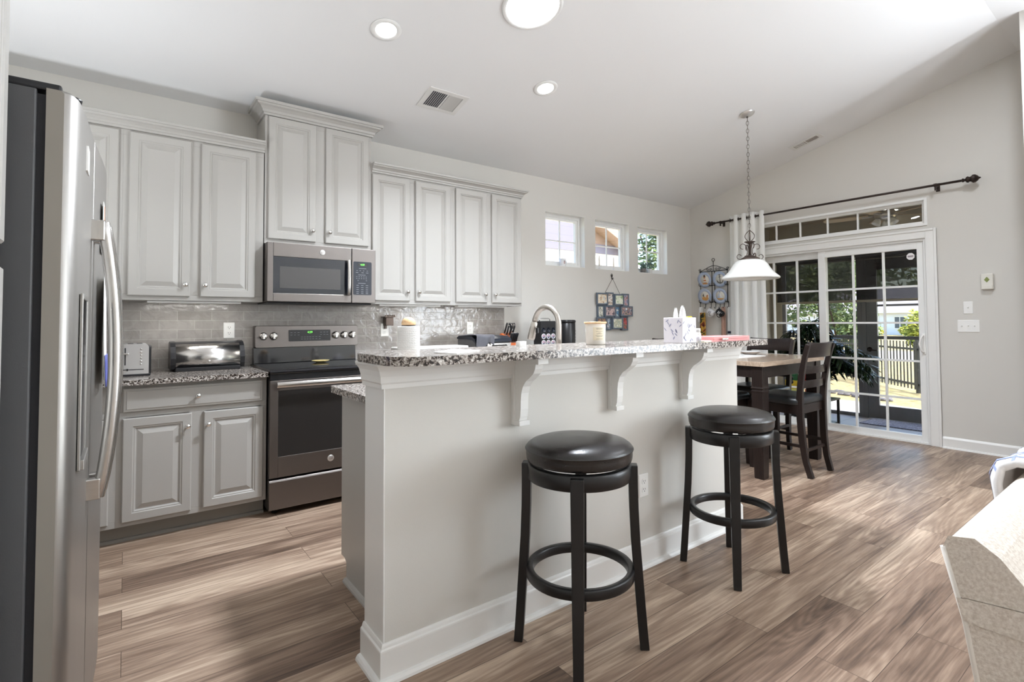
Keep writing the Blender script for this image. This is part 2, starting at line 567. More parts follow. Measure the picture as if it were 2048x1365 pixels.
photo_pal = [
    [srgb(90, 70, 60), srgb(214, 190, 160), srgb(236, 226, 206), srgb(120, 150, 180)],
    [srgb(40, 44, 80), srgb(200, 180, 160), srgb(236, 232, 228), srgb(90, 66, 70)],
    [srgb(110, 140, 90), srgb(200, 210, 180), srgb(240, 238, 228), srgb(150, 160, 120)],
    [srgb(96, 60, 56), srgb(190, 150, 150), srgb(150, 160, 190), srgb(70, 50, 50)],
    [srgb(230, 224, 210), srgb(80, 90, 70), srgb(236, 232, 220), srgb(150, 140, 110)],
    [srgb(96, 58, 64), srgb(214, 188, 184), srgb(60, 50, 70), srgb(224, 206, 200)],
    [srgb(150, 190, 90), srgb(90, 140, 190), srgb(70, 100, 130), srgb(220, 226, 220)],
    [srgb(236, 238, 240), srgb(44, 50, 80), srgb(200, 160, 150), srgb(70, 84, 70)],
    [srgb(110, 70, 60), srgb(200, 160, 130), srgb(80, 60, 60), srgb(160, 140, 120)],
    [srgb(226, 226, 230), srgb(120, 110, 110), srgb(190, 210, 226), srgb(90, 90, 90)],
    [srgb(236, 234, 228), srgb(200, 196, 170), srgb(160, 170, 150), srgb(240, 240, 236)],
    [srgb(150, 40, 44), srgb(190, 90, 90), srgb(90, 100, 80), srgb(140, 30, 36)]]
for i, pal in enumerate(photo_pal):
    mk_patch('photo_print_%d' % i, pal, 26, 0.35)


# ------------------------------------------------------------------ mesh helpers
class MB:
    def __init__(s):
        s.v = []
        s.f = []
        s.sm = []
        s.mi = []
        s.cur = 0
        s.smooth = False

    def add(s, vs_, fs, smooth=None, M=None):
        b = len(s.v)
        if M is not None:
            vs_ = [tuple(M @ Vector(q)) for q in vs_]
        s.v += [tuple(q) for q in vs_]
        sm = s.smooth if smooth is None else smooth
        for f in fs:
            s.f.append([i + b for i in f])
            s.sm.append(sm)
            s.mi.append(s.cur)
        return s

    def box(s, x0, x1, y0, y1, z0, z1, M=None):
        v = [(x0, y0, z0), (x1, y0, z0), (x1, y1, z0), (x0, y1, z0), (x0, y0, z1), (x1, y0, z1), (x1, y1, z1), (x0, y1, z1)]
        f = [(3, 2, 1, 0), (4, 5, 6, 7), (0, 1, 5, 4), (1, 2, 6, 5), (2, 3, 7, 6), (3, 0, 4, 7)]
        return s.add(v, f, False, M)

    def prism(s, pts, axis, a0, a1, smooth=False, M=None):
        n = len(pts)

        def P(p, a):
            return {'x': (a, p[0], p[1]), 'y': (p[0], a, p[1]), 'z': (p[0], p[1], a)}[axis]
        v = [P(p, a0) for p in pts] + [P(p, a1) for p in pts]
        f = [(i, (i + 1) % n, n + (i + 1) % n, n + i) for i in range(n)]
        b = len(s.f)
        s.add(v, f, smooth, M)
        s.add(v, [tuple(range(n - 1, -1, -1)), tuple(range(n, 2 * n))], False, M)
        return s

    def loops(s, rings, closed=True, cap0=True, cap1=True, smooth=True, M=None):
        n = len(rings[0])
        v = [p for r in rings for p in r]
        f = []
        for k in range(len(rings) - 1):
            for i in range(n if closed else n - 1):
                j = (i + 1) % n
                f.append((k * n + i, k * n + j, (k + 1) * n + j, (k + 1) * n + i))
        s.add(v, f, smooth, M)
        b = len(s.v) - len(v)
        if closed and cap0:
            s.f.append([b + i for i in range(n - 1, -1, -1)]); s.sm.append(False); s.mi.append(s.cur)
        if closed and cap1:
            o = b + (len(rings) - 1) * n
            s.f.append([o + i for i in range(n)]); s.sm.append(False); s.mi.append(s.cur)
        return s

    def tube(s, pts, r, n=8, closed=False, M=None, square=False, up=None):
        pts = [Vector(p) for p in pts]
        m = len(pts)
        rr = r if isinstance(r, (list, tuple)) else [r] * m
        rings = []
        ref = Vector(up) if up else None
        pv = None
        for i, p in enumerate(pts):
            if closed:
                t = pts[(i + 1) % m] - pts[i - 1]
            else:
                t = pts[min(i + 1, m - 1)] - pts[max(i - 1, 0)]
            t.normalize()
            if ref is not None:
                a = ref - t * ref.dot(t)
            elif pv is None:
                q = Vector((0, 0, 1)) if abs(t.z) < 0.9 else Vector((1, 0, 0))
                a = q - t * q.dot(t)
            else:
                a = pv - t * pv.dot(t)
            a.normalize()
            pv = a
            b = t.cross(a)
            ring = []
            for k in range(n):
                th = 2 * PI * k / n + (PI / 4 if square else 0)
                ra = rr[i]
                if isinstance(ra, (list, tuple)):
                    ca, cb_ = ra
                else:
                    ca = cb_ = ra
                if square:
                    cx = ca * (1 if math.cos(th) > 0 else -1)
                    sy = cb_ * (1 if math.sin(th) > 0 else -1)
                    ring.append(tuple(p + a * cx + b * sy))
                else:
                    ring.append(tuple(p + a * ca * math.cos(th) + b * cb_ * math.sin(th)))
            rings.append(ring)
        if closed:
            rings.append(rings[0])
        return s.loops(rings, True, not closed, not closed, smooth=not square, M=M)

    def lathe(s, prof, n=28, M=None, smooth=True, c=(0, 0, 0)):
        rings = [[(c[0] + r * math.cos(2 * PI * k / n), c[1] + r * math.sin(2 * PI * k / n), c[2] + z) for k in range(n)] for r, z in prof]
        shut = prof[0] == prof[-1]
        if len(prof) > 2 and not shut and prof[0][0] > 1e-5 and prof[-1][0] > 1e-5 and abs(prof[0][0] - prof[-1][0]) < 1e-6:
            rings.append(rings[0])
            shut = True
        return s.loops(rings, True, (not shut) and prof[0][0] > 1e-5, (not shut) and prof[-1][0] > 1e-5, smooth, M)

    def grid(s, fn, nu, nv, smooth=True, M=None, closed_u=False):
        v = []
        for j in range(nv + 1):
            for i in range(nu + (0 if closed_u else 1)):
                v.append(fn(i / nu, j / nv))
        w = nu if closed_u else nu + 1
        f = []
        for j in range(nv):
            for i in range(nu):
                a = i
                b = (i + 1) % w
                f.append((j * w + a, j * w + b, (j + 1) * w + b, (j + 1) * w + a))
        return s.add(v, f, smooth, M)

    def ball(s, c, r, n=16, M=None):
        rx, ry, rz = (r, r, r) if not isinstance(r, (list, tuple)) else r
        m = n // 2
        return s.grid(lambda u, w: (c[0] + rx * math.sin(PI * w) * math.cos(2 * PI * u), c[1] + ry * math.sin(PI * w) * math.sin(2 * PI * u), c[2] - rz * math.cos(PI * w)), n, m, True, M, True)

    def quad(s, a, b, c, d, smooth=False):
        return s.add([a, b, c, d], [(0, 1, 2, 3)], smooth)

    def frame(s, x0, x1, z0, z1, w, y0, y1, M=None, wb=None, wt=None):
        """rectangular frame in XZ, bars of width w"""
        wb = w if wb is None else wb
        wt = w if wt is None else wt
        s.box(x0, x0 + w, y0, y1, z0, z1, M)
        s.box(x1 - w, x1, y0, y1, z0, z1, M)
        s.box(x0 + w, x1 - w, y0, y1, z0, z0 + wb, M)
        s.box(x0 + w, x1 - w, y0, y1, z1 - wt, z1, M)
        return s


def obj(name, mb, mat, parent=None, world=True, bevel=0.0, seg=2, weld=False, sub=0, solid=0.0):
    me = bpy.data.meshes.new(name)
    org = Vector((0, 0, 0))
    if parent is not None and world:
        p = parent
        while p is not None:
            org += p.location
            p = p.parent
    me.from_pydata([(a - org.x, b - org.y, c - org.z) for a, b, c in mb.v], [], mb.f)
    me.polygons.foreach_set('use_smooth', mb.sm)
    me.polygons.foreach_set('material_index', mb.mi)
    mats = mat if isinstance(mat, (list, tuple)) else [mat]
    for q in mats:
        me.materials.append(MATS[q])
    me.update()
    bm = bmesh.new()
    bm.from_mesh(me)
    if weld or sub:
        bmesh.ops.remove_doubles(bm, verts=bm.verts, dist=1e-5)
    bmesh.ops.recalc_face_normals(bm, faces=bm.faces)
    bm.to_mesh(me)
    bm.free()
    o = bpy.data.objects.new(name, me)
    COL.objects.link(o)
    if parent is not None:
        o.parent = parent
    if solid:
        md = o.modifiers.new('solid', 'SOLIDIFY')
        md.thickness = solid
        md.offset = 0
    if bevel:
        md = o.modifiers.new('bevel', 'BEVEL')
        md.width = bevel
        md.segments = seg
        md.limit_method = 'ANGLE'
        md.angle_limit = math.radians(40)
        md.harden_normals = False
    if sub:
        md = o.modifiers.new('sub', 'SUBSURF')
        md.levels = sub
        md.render_levels = sub
    return o


def tag(o, label=None, cat=None, group=None, kind=None):
    if label:
        o['label'] = label
    if cat:
        o['category'] = cat
    if group:
        o['group'] = group
    if kind:
        o['kind'] = kind
    return o


def thing(name, label, cat, loc=(0, 0, 0), rotz=0.0, group=None):
    o = bpy.data.objects.new(name, None)
    o.empty_display_size = 0.05
    o.location = loc
    o.rotation_euler = (0, 0, rotz)
    COL.objects.link(o)
    return tag(o, label, cat, group)


def struct(name, mb, mat, parent=None, **kw):
    o = obj(name, mb, mat, parent, **kw)
    if parent is None:
        o['kind'] = 'structure'
    return o


def children(o):
    return [c for c in bpy.data.objects if c.parent == o]


def dup(root, loc, rotz=0.0, label=None, group=None):
    kids = {}
    for c in bpy.data.objects:
        if c.parent is not None:
            kids.setdefault(c.parent.name, []).append(c)

    def cp(o, parent):
        n = o.copy()
        COL.objects.link(n)
        n.parent = parent
        for ch in kids.get(o.name, []):
            cp(ch, n)
        return n
    r = cp(root, None)
    r.location = loc
    r.rotation_euler = (0, 0, rotz)
    if label:
        r['label'] = label
    if group:
        r['group'] = group
    return r


def text(name, body, size, mat, M, parent, ext=0.0004, align='CENTER', bold=False, shear=0.0):
    c = bpy.data.curves.new(name, 'FONT')
    c.body = body
    c.size = size
    c.extrude = ext
    c.align_x = align
    c.align_y = 'CENTER'
    c.shear = shear
    c.materials.append(MATS[mat])
    if bold:
        c.offset = size * 0.02
    tmp = bpy.data.objects.new(name + '_curve', c)
    COL.objects.link(tmp)
    me = bpy.data.meshes.new_from_object(tmp)
    bpy.data.objects.remove(tmp)
    bpy.data.curves.remove(c)
    if not me.materials:
        me.materials.append(MATS[mat])
    o = bpy.data.objects.new(name, me)
    COL.objects.link(o)
    org = Vector((0, 0, 0))
    p = parent
    while p is not None:
        org += p.location
        p = p.parent
    o.parent = parent
    o.matrix_local = Matrix.Translation(-org) @ M
    return o


def face_mY(x, y, z):  # text / emblem frame facing -Y
    return Matrix(((1, 0, 0, x), (0, 0, -1, y), (0, 1, 0, z), (0, 0, 0, 1)))


def face_mX(x, y, z):  # facing -X (reads along -Y)
    return Matrix(((0, 0, -1, x), (-1, 0, 0, y), (0, 1, 0, z), (0, 0, 0, 1)))


def face_pX(x, y, z):  # facing +X (reads along +Y)
    return Matrix(((0, 0, 1, x), (1, 0, 0, y), (0, 1, 0, z), (0, 0, 0, 1)))


def paneldoor(mb, M, w, h, th=0.019, rail=0.055, raised=True):
    """raised-panel cabinet door; local: x 0..w, z 0..h, front towards -y, back at y=0"""
    steps = [(0, 0), (0, -th + 0.005), (0.005, -th), (rail - 0.010, -th), (rail - 0.006, -th + 0.004), (rail, -th + 0.004),
             (rail + 0.006, -th + 0.011)]
    if raised:
        steps += [(rail + 0.010, -th + 0.011), (rail + 0.034, -th + 0.002), (rail + 0.036, -th + 0.001)]
    rings = []
    for ins, y in steps:
        rings.append([(ins, y, ins), (w - ins, y, ins), (w - ins, y, h - ins), (ins, y, h - ins)])
    mb.loops(rings, True, True, True, smooth=False, M=M)


def slabfront(mb, M, w, h, th=0.019):
    rings = []
    for ins, y in [(0, 0), (0, -th + 0.006), (0.004, -th + 0.004), (0.012, -th + 0.003), (0.016, -th)]:
        rings.append([(ins, y, ins), (w - ins, y, ins), (w - ins, y, h - ins), (ins, y, h - ins)])
    mb.loops(rings, True, True, True, smooth=False, M=M)


def knob(parent, x, y, z):
    m = MB()
    M = Matrix.Translation((x, y, z)) @ Matrix.Rotation(PI / 2, 4, 'X')
    m.lathe([(0.006, 0.0), (0.005, 0.010), (0.008, 0.014), (0.014, 0.019), (0.0155, 0.024), (0.012, 0.029), (0.0, 0.031)], 16, M)
    return obj('knob', m, 'knob_nickel', parent)


def T(x, y, z):
    return Matrix.Translation((x, y, z))


def crown(mb, path, prof, closed_end=True):
    """sweep profile (out, z) along XY path with mitred corners; outward = right side of travel"""
    n = len(path)
    rings = []
    for i in range(n):
        p = Vector(path[i])
        d0 = (Vector(path[i]) - Vector(path[i - 1])).normalized() if i > 0 else None
        d1 = (Vector(path[i + 1]) - Vector(path[i])).normalized() if i < n - 1 else None
        n0 = Vector((d0.y, -d0.x)) if d0 else None
        n1 = Vector((d1.y, -d1.x)) if d1 else None
        if n0 and n1:
            b = (n0 + n1)
            b = b / (b.dot(n0))
        else:
            b = n0 or n1
        rings.append([(p.x + b.x * o, p.y + b.y * o, z) for o, z in prof])
    mb.loops(rings, True, True, True, smooth=False)


def rounded_rect(x0, x1, y0, y1, r, n=6, corners=(1, 1, 1, 1)):
    pts = []
    for (cx, cy, a0, on) in ((x1 - r, y0 + r, -PI / 2, corners[1]), (x1 - r, y1 - r, 0, corners[2]), (x0 + r, y1 - r, PI / 2, corners[3]), (x0 + r, y0 + r, PI, corners[0])):
        if not on:
            sx = x1 if cx > (x0 + x1) / 2 else x0
            sy = y1 if cy > (y0 + y1) / 2 else y0
            pts.append((sx, sy))
            continue
        for k in range(n + 1):
            a = a0 + PI / 2 * k / n
            pts.append((cx + r * math.cos(a), cy + r * math.sin(a)))
    return pts


# ------------------------------------------------------------------ the room
XW = 6.144          # face of the right-hand wall
CS = 0.236          # ceiling slope


def ceil_z(y):
    return 2.775 - CS * max(y, -3.4)


m = MB().box(-1.05, 6.29, -8.6, 0.16, -0.12, 0.0)
struct('floor', m, 'plank_floor')
m = MB().prism([(0.16, 2.735), (-3.4, ceil_z(-3.4)), (-8.6, ceil_z(-3.4)), (-8.6, 3.76), (-3.4, 3.76), (0.16, 2.92)], 'x', -1.05, 6.29)
struct('ceiling', m, 'ceiling_paint')
WIN_Z0, WIN_Z1 = 1.8335, 2.4203
WINS = [(3.5448, 4.1310), (4.2979, 4.8841), (5.0462, 5.6324)]
m = MB()
m.box(-1.05, XW, 0, 0.16, -0.02, WIN_Z0).box(-1.05, XW, 0, 0.16, WIN_Z1, 2.79)
xs = [-1.05] + [q for w in WINS for q in w] + [XW]
for i in range(0, len(xs), 2):
    m.box(xs[i], xs[i + 1], 0, 0.16, WIN_Z0, WIN_Z1)
struct('wall_back', m, 'wall_paint')
DY0, DY1, DZ1 = -2.69, -0.765, 2.02
TY0, TY1, TZ0, TZ1 = -2.69, -0.74, 2.155, 2.400
m = MB()
m.box(XW, 6.29, -3.6, DY0, -0.02, DZ1).box(XW, 6.29, DY1, 0.16, -0.02, DZ1)
m.box(XW, 6.29, -3.6, 0.16, DZ1, TZ0)
m.box(XW, 6.29, -3.6, TY0, TZ0, TZ1).box(XW, 6.29, TY1, 0.16, TZ0, TZ1)
m.prism([(0.16, TZ1), (0.16, 2.76), (-3.4, 3.60), (-3.6, 3.60), (-3.6, TZ1)], 'x', XW, 6.29)
struct('wall_right', m, 'wall_paint')
struct('wall_left', MB().box(-1.05, -0.95, -8.6, 0.0, -0.02, 3.6), 'wall_paint')
m = MB().box(5.36, 6.29, -5.0, -3.53, -0.02, 3.6).box(5.36, 6.29, -8.6, -7.4, -0.02, 3.6)
m.box(5.36, 6.29, -7.4, -5.0, -0.02, 0.7).box(5.36, 6.29, -7.4, -5.0, 2.3, 3.6)
struct('wall_corner', m, 'wall_paint')
m = MB()
m.box(5.40, 5.46, -7.4, -7.34, 0.7, 2.3).box(5.40, 5.46, -5.06, -5.0, 0.7, 2.3).box(5.40, 5.46, -7.34, -5.06, 0.7, 0.76).box(5.40, 5.46, -7.34, -5.06, 2.24, 2.3).box(5.41, 5.45, -6.22, -6.18, 0.76, 2.24)
w7 = struct('window_5', m, 'vinyl_white')  # window added out of view as a source for the side light
obj('pane', MB().box(5.428, 5.432, -7.34, -5.06, 0.76, 2.24), 'pane_window', w7)
struct('wall_front', MB().box(-0.95, 5.36, -8.6, -8.5, -0.02, 3.6), 'wall_paint')

# half wall that carries the raised bar
BX0, BX1, BY0, BY1, BZ = 0.7074, 2.9312, -2.5704, -2.3950, 1.0825
struct('wall_bar', MB().box(BX0, BX1, BY0, BY1, 0, BZ), 'wall_paint')
struct('trim_1', MB().box(BX0 - 0.006, BX0, BY0 - 0.001, BY1, 0.12, 1.0), 'trim_white', bevel=0.002)
bar_path = [(BX0 - 0.006, BY1), (BX0 - 0.006, BY0), (BX1, BY0), (BX1, BY1)]
m = MB()
crown(m, bar_path, [(0, 0.993), (0.011, 0.993), (0.012, 1.008), (0.016, 1.014), (0.018, 1.035), (0.024, 1.055), (0.034, 1.070), (0.038, 1.074), (0.038, BZ), (0, BZ)])
struct('trim_2', m, 'trim_white')
BB = [(0, 0.1285), (0.004, 0.1285), (0.007, 0.122), (0.009, 0.114), (0.014, 0.110), (0.015, 0.105), (0.015, 0.020), (0.025, 0.017), (0.031, 0.009), (0.033, 0.0), (0, 0)]
m = MB()
crown(m, bar_path, BB)
struct('baseboard_bar', m, 'trim_white')
BB2 = [(0, 0.108), (0.005, 0.108), (0.012, 0.092), (0.013, 0.088), (0.013, 0.016), (0.022, 0.013), (0.026, 0.0), (0, 0)]
m = MB()
crown(m, [(XW, -3.53), (XW, -2.778)][::-1], BB2)
m2 = MB()
crown(m, [(XW, 0.0), (XW, -0.68)], BB2)
struct('baseboard_right', m, 'trim_white')
m = MB()
crown(m, [(3.02, 0.0), (XW, 0.0)], BB2)
struct('baseboard_back', m, 'trim_white')
m = MB()
crown(m, [(XW, -3.53), (5.36, -3.53), (5.36, -8.5)], [(q[0], q[1]) for q in BB2])
struct('baseboard_corner', m, 'trim_white')
struct('wall_backsplash', MB().box(-0.95, 2.996, -0.008, 0.0, 0.80, 1.374), 'wall_tile')

# casing round the sliding door
m = MB()
cw = 0.086
m.box(XW - 0.014, XW, DY0 - cw, DY0 + 0.004, 0, DZ1 + cw).box(XW - 0.014, XW, DY1 - 0.004, DY1 + cw, 0, DZ1 + cw)
m.box(XW - 0.014, XW, DY0 + 0.004, DY1 - 0.004, DZ1 - 0.004, DZ1 + cw)
m.box(XW - 0.022, XW, DY0 - cw, DY0 - cw + 0.022, 0, DZ1 + cw).box(XW - 0.022, XW, DY1 + cw - 0.022, DY1 + cw, 0, DZ1 + cw)
m.box(XW - 0.022, XW, DY0 - cw + 0.022, DY1 + cw - 0.022, DZ1 + cw - 0.022, DZ1 + cw)
struct('trim_3', m, 'trim_white', bevel=0.004)

# three small windows on the back wall
for i, (x0, x1) in enumerate(WINS):
    m = MB().frame(x0, x1, WIN_Z0, WIN_Z1, 0.004, 0.002, 0.16)
    m.frame(x0 + 0.004, x1 - 0.004, WIN_Z0 + 0.004, WIN_Z1 - 0.004, 0.030, 0.075, 0.14)
    m.frame(x0 + 0.034, x1 - 0.034, WIN_Z0 + 0.034, WIN_Z1 - 0.034, 0.028, 0.090, 0.125)
    w = struct('window_%d' % (i + 1), m, 'vinyl_white')
    g = MB().box(x0 + 0.06, x1 - 0.06, 0.104, 0.107, WIN_Z0 + 0.06, WIN_Z1 - 0.06)
    obj('pane', g, 'pane_window', w)
    xc, zc = (x0 + x1) / 2, (WIN_Z0 + WIN_Z1) / 2
    g = MB().box(xc - 0.007, xc + 0.007, 0.100, 0.112, WIN_Z0 + 0.06, WIN_Z1 - 0.06).box(x0 + 0.06, x1 - 0.06, 0.101, 0.111, zc - 0.007, zc + 0.007)
    obj('muntin', g, 'vinyl_white', w)

# transom above the sliding door


def frame_x(mb, y0, y1, z0, z1, w, x0, x1, wb=None, wt=None):
    wb = w if wb is None else wb
    wt = w if wt is None else wt
    mb.box(x0, x1, y0, y0 + w, z0, z1).box(x0, x1, y1 - w, y1, z0, z1)
    mb.box(x0, x1, y0 + w, y1 - w, z0, z0 + wb).box(x0, x1, y0 + w, y1 - w, z1 - wt, z1)
    return mb


m = frame_x(MB(), TY0 - 0.018, TY1 + 0.018, TZ0 - 0.016, TZ1 + 0.013, 0.024, XW - 0.012, XW)
frame_x(m, TY0, TY1, TZ0, TZ1, 0.005, XW, 6.29)
frame_x(m, TY0 + 0.005, TY1 - 0.005, TZ0 + 0.005, TZ1 - 0.005, 0.028, 6.172, 6.232)
w4 = struct('window_4', m, 'vinyl_white', bevel=0.002)
obj('pane', MB().box(6.195, 6.199, TY0 + 0.03, TY1 - 0.03, TZ0 + 0.03, TZ1 - 0.03), 'pane_clear', w4)
m = MB()
for y in (-2.367, -2.078, -1.772, -1.470, -1.187, -0.90):
    m.box(6.188, 6.206, y - 0.008, y + 0.008, TZ0 + 0.03, TZ1 - 0.03)
obj('muntin', m, 'vinyl_white', w4)

# sliding glass door
m = frame_x(MB(), DY0, DY1, 0.0, DZ1, 0.026, XW + 0.006, 6.285, 0.018)
door = struct('door_1', m, 'vinyl_white', bevel=0.002)


def door_panel(name, y0, y1, gy0, gy1, x0, x1, cols, rows):
    p = MB()
    gz0, gz1 = 0.078, 1.922
    p.box(x0, x1, y0, gy0, 0.018, 1.994).box(x0, x1, gy1, y1, 0.018, 1.994)
    p.box(x0, x1, gy0, gy1, 0.018, gz0).box(x0, x1, gy0, gy1, gz1, 1.994)
    o = obj(name, p, 'vinyl_white', door, bevel=0.003)
    xm = (x0 + x1) / 2
    obj('pane', MB().box(xm - 0.002, xm + 0.002, gy0 - 0.004, gy1 + 0.004, gz0 - 0.004, gz1 + 0.004), 'pane_clear', o)
    g = MB()
    for y in cols:
        g.box(xm - 0.011, xm + 0.011, y - 0.010, y + 0.010, gz0, gz1)
    for z in rows:
        ys = [gy0] + sorted(cols) + [gy1]
        for a, b in zip(ys[:-1], ys[1:]):
            g.box(xm - 0.010, xm + 0.010, a + (0.010 if a != gy0 else 0), b - (0.010 if b != gy1 else 0), z - 0.010, z + 0.010)
    obj('muntin', g, 'vinyl_white', o)
    return o


rows = (1.553, 1.188, 0.806, 0.432)
slide = door_panel('sliding_panel', DY0 + 0.026, -1.668, -2.604, -1.742, 6.170, 6.208, (-2.309, -2.023), rows)
door_panel('fixed_panel', -1.735, DY1 - 0.026, -1.674, -0.845, 6.222, 6.258, (-1.402, -1.124), rows)
m = MB()
m.box(6.160, 6.170, -2.660, -2.628, 0.88, 1.08)
pts = [(6.165, -2.642, 0.895), (6.128, -2.638, 0.905), (6.112, -2.630, 0.935), (6.108, -2.622, 0.98), (6.112, -2.630, 1.025), (6.128, -2.638, 1.055), (6.165, -2.642, 1.065)]
m.tube(pts, 0.0085, 8)
obj('handle', m, 'white_plastic', slide, bevel=0.002)

# ------------------------------------------------------------------ ceiling fittings
TILT = math.atan(CS)


def ceil_M(x, y):
    """local frame lying in the sloping ceiling, z pointing down into the room"""
    ex = Vector((1, 0, 0))
    ez = Vector((0, -CS, -1)).normalized()
    ey = ez.cross(ex)
    return Matrix(((ex.x, ey.x, ez.x, x), (ex.y, ey.y, ez.y, y), (ex.z, ey.z, ez.z, ceil_z(y) - 0.0025), (0, 0, 0, 1)))


DOWN = Vector((0, -CS, -1)).normalized()


def can_light(x, y, label, watts):
    t = thing('recessed_light', label, 'ceiling light', (x, y, ceil_z(y)), 0, 'recessed kitchen ceiling lights')
    M = ceil_M(x, y)
    obj('trim_ring', MB().lathe([(0.064, 0.003), (0.066, 0.006), (0.080, 0.007), (0.094, 0.004), (0.096, 0.0), (0.064, 0.0)], 36, M), 'vinyl_white', t)
    obj('lens', MB().lathe([(0.064, 0.001), (0.064, 0.004), (0.045, 0.0055), (0.0, 0.006)], 32, M), 'light_disc', t)
    l = lamp('bulb', 'AREA', M @ Vector((0, 0, 0.012)), watts, (0.97, 0.98, 1.0), aim=DOWN, size=0.13, shape='DISK')
    l.data.spread = math.radians(165)
    return t


can_light(1.258, -1.222, 'round recessed ceiling light above the range side of the kitchen', CAN_W)
can_light(2.569, -1.203, 'round recessed ceiling light beyond the skylight, toward the small windows', CAN_W)
xc, yc = 1.975, -1.80
t = thing('tube_skylight', 'large round glowing skylight disc in the sloped ceiling', 'skylight', (xc, yc, ceil_z(yc)))
M = ceil_M(xc, yc)
obj('trim_ring', MB().lathe([(0.168, 0.004), (0.170, 0.010), (0.188, 0.010), (0.196, 0.0), (0.168, 0.0)], 48, M), 'vinyl_white', t)
obj('diffuser', MB().lathe([(0.168, 0.002), (0.168, 0.006), (0.12, 0.012), (0.0, 0.016)], 48, M), 'tube_disc', t)
l = lamp('skylight_daylight', 'AREA', M @ Vector((0, 0, 0.022)), TUBE_W, (0.88, 0.95, 1.04), aim=DOWN, size=0.33, shape='DISK')
l.data.spread = math.radians(148)
# unseen living-room cans, added to brighten the room
for i, (x, y) in enumerate(((0.6, -5.6), (2.6, -5.6), (4.4, -5.2), (0.6, -7.2), (2.6, -7.2), (4.4, -7.0), (4.5, -3.72))):
    t = thing('added_room_light', 'added unseen recessed fill light in the flat living room ceiling', 'ceiling light', (x, y, 3.577), 0, 'added living room fill lights')
    obj('trim_ring', MB().lathe([(0.07, -0.004), (0.10, -0.004), (0.10, 0.0), (0.07, 0.0)], 32, T(x, y, 3.577)), 'vinyl_white', t)
    obj('lens', MB().lathe([(0.07, -0.001), (0.07, -0.003), (0.0, -0.005)], 32, T(x, y, 3.577)), 'light_disc', t)
    lamp('bulb', 'AREA', (x, y, 3.56), 27.0 if i == 6 else ADDED_CAN_W, (0.90, 0.96, 1.04), size=0.14, shape='DISK')


def vent(name, label, x, y, w, d, darkhalf, rot):
    """ceiling register: white plate, two louvre banks"""
    M = ceil_M(x, y) @ Matrix.Rotation(rot, 4, 'Z')
    t = thing(name, label, 'vent', (x, y, ceil_z(y)))
    p = MB()
    p.box(-w / 2, w / 2, -d / 2, -d / 2 + 0.035, 0, 0.006, M).box(-w / 2, w / 2, d / 2 - 0.035, d / 2, 0, 0.006, M)
    p.box(-w / 2, -w / 2 + 0.04, -d / 2 + 0.035, d / 2 - 0.035, 0, 0.006, M).box(w / 2 - 0.04, w / 2, -d / 2 + 0.035, d / 2 - 0.035, 0, 0.006, M)
    p.box(-0.006, 0.006, -d / 2 + 0.035, d / 2 - 0.035, 0, 0.006, M)
    obj('plate', p, 'vent_white', t, bevel=0.0015)
    obj('back_plate', MB().box(-w / 2 + 0.03, w / 2 - 0.03, -d / 2 + 0.03, d / 2 - 0.03, 0.0, 0.0005, M), darkhalf, t)
    for side, sgn in ((-1, 1), (1, -1)):
        b = MB()
        n = 7 if side < 0 else 9
        x0 = -w / 2 + 0.045 if side < 0 else 0.012
        x1 = -0.012 if side < 0 else w / 2 - 0.045
        for k in range(n):
            xx = x0 + (x1 - x0) * (k + 0.5) / n
            R = M @ T(xx, 0, 0.004) @ Matrix.Rotation(sgn * math.radians(38), 4, 'Y')
            b.box(-0.0042 if side < 0 else -0.0062, 0.0042 if side < 0 else 0.0062, -d / 2 + 0.035, d / 2 - 0.035, -0.0006, 0.0006, R)
        obj('louvre_bank', b, 'vent_white', t)
    return t


vent('ceiling_vent', 'white ceiling register above the range hood side', 1.920, -0.732, 0.335, 0.255, 'vent_dark', 0)
vent('ceiling_vent', 'narrow tan-louvred ceiling register near the sliding door wall', 5.849, -1.712, 0.33, 0.155, 'vent_tan', PI / 2)

# invented torchieres, out of view behind the camera, added to wash the ceiling
for x, y, watts, lb in ((2.4, -7.9, 10.0, 'added black torchiere fill lamp near the rear living room wall'), (4.95, -6.9, 150.0, 'added black torchiere fill lamp in the living room corner past the sofa'), (4.9, -4.4, 12.0, 'added black torchiere fill lamp against the living room side wall')):
    t = thing('added_floor_lamp', lb, 'floor lamp', (x, y, 0), 0, 'added torchiere fill lamps')
    obj('base', MB().lathe([(0.0, 0.0), (0.14, 0.0), (0.14, 0.015), (0.03, 0.03), (0.0, 0.03)], 28, T(x, y, 0)), 'iron_black', t)
    obj('pole', MB().lathe([(0.012, 0.028), (0.012, 1.72), (0.0, 1.72)], 12, T(x, y, 0)), 'iron_black', t)
    obj('bowl', MB().lathe([(0.015, 1.71), (0.06, 1.72), (0.13, 1.765), (0.165, 1.82), (0.158, 1.82), (0.125, 1.772), (0.055, 1.73), (0.0, 1.722)], 32, T(x, y, 0)), 'iron_black', t)
    lamp('bulb', 'AREA', (x, y, 1.825), watts, (0.88, 0.95, 1.04), aim=(0, 0, 1), size=0.28, shape='DISK')

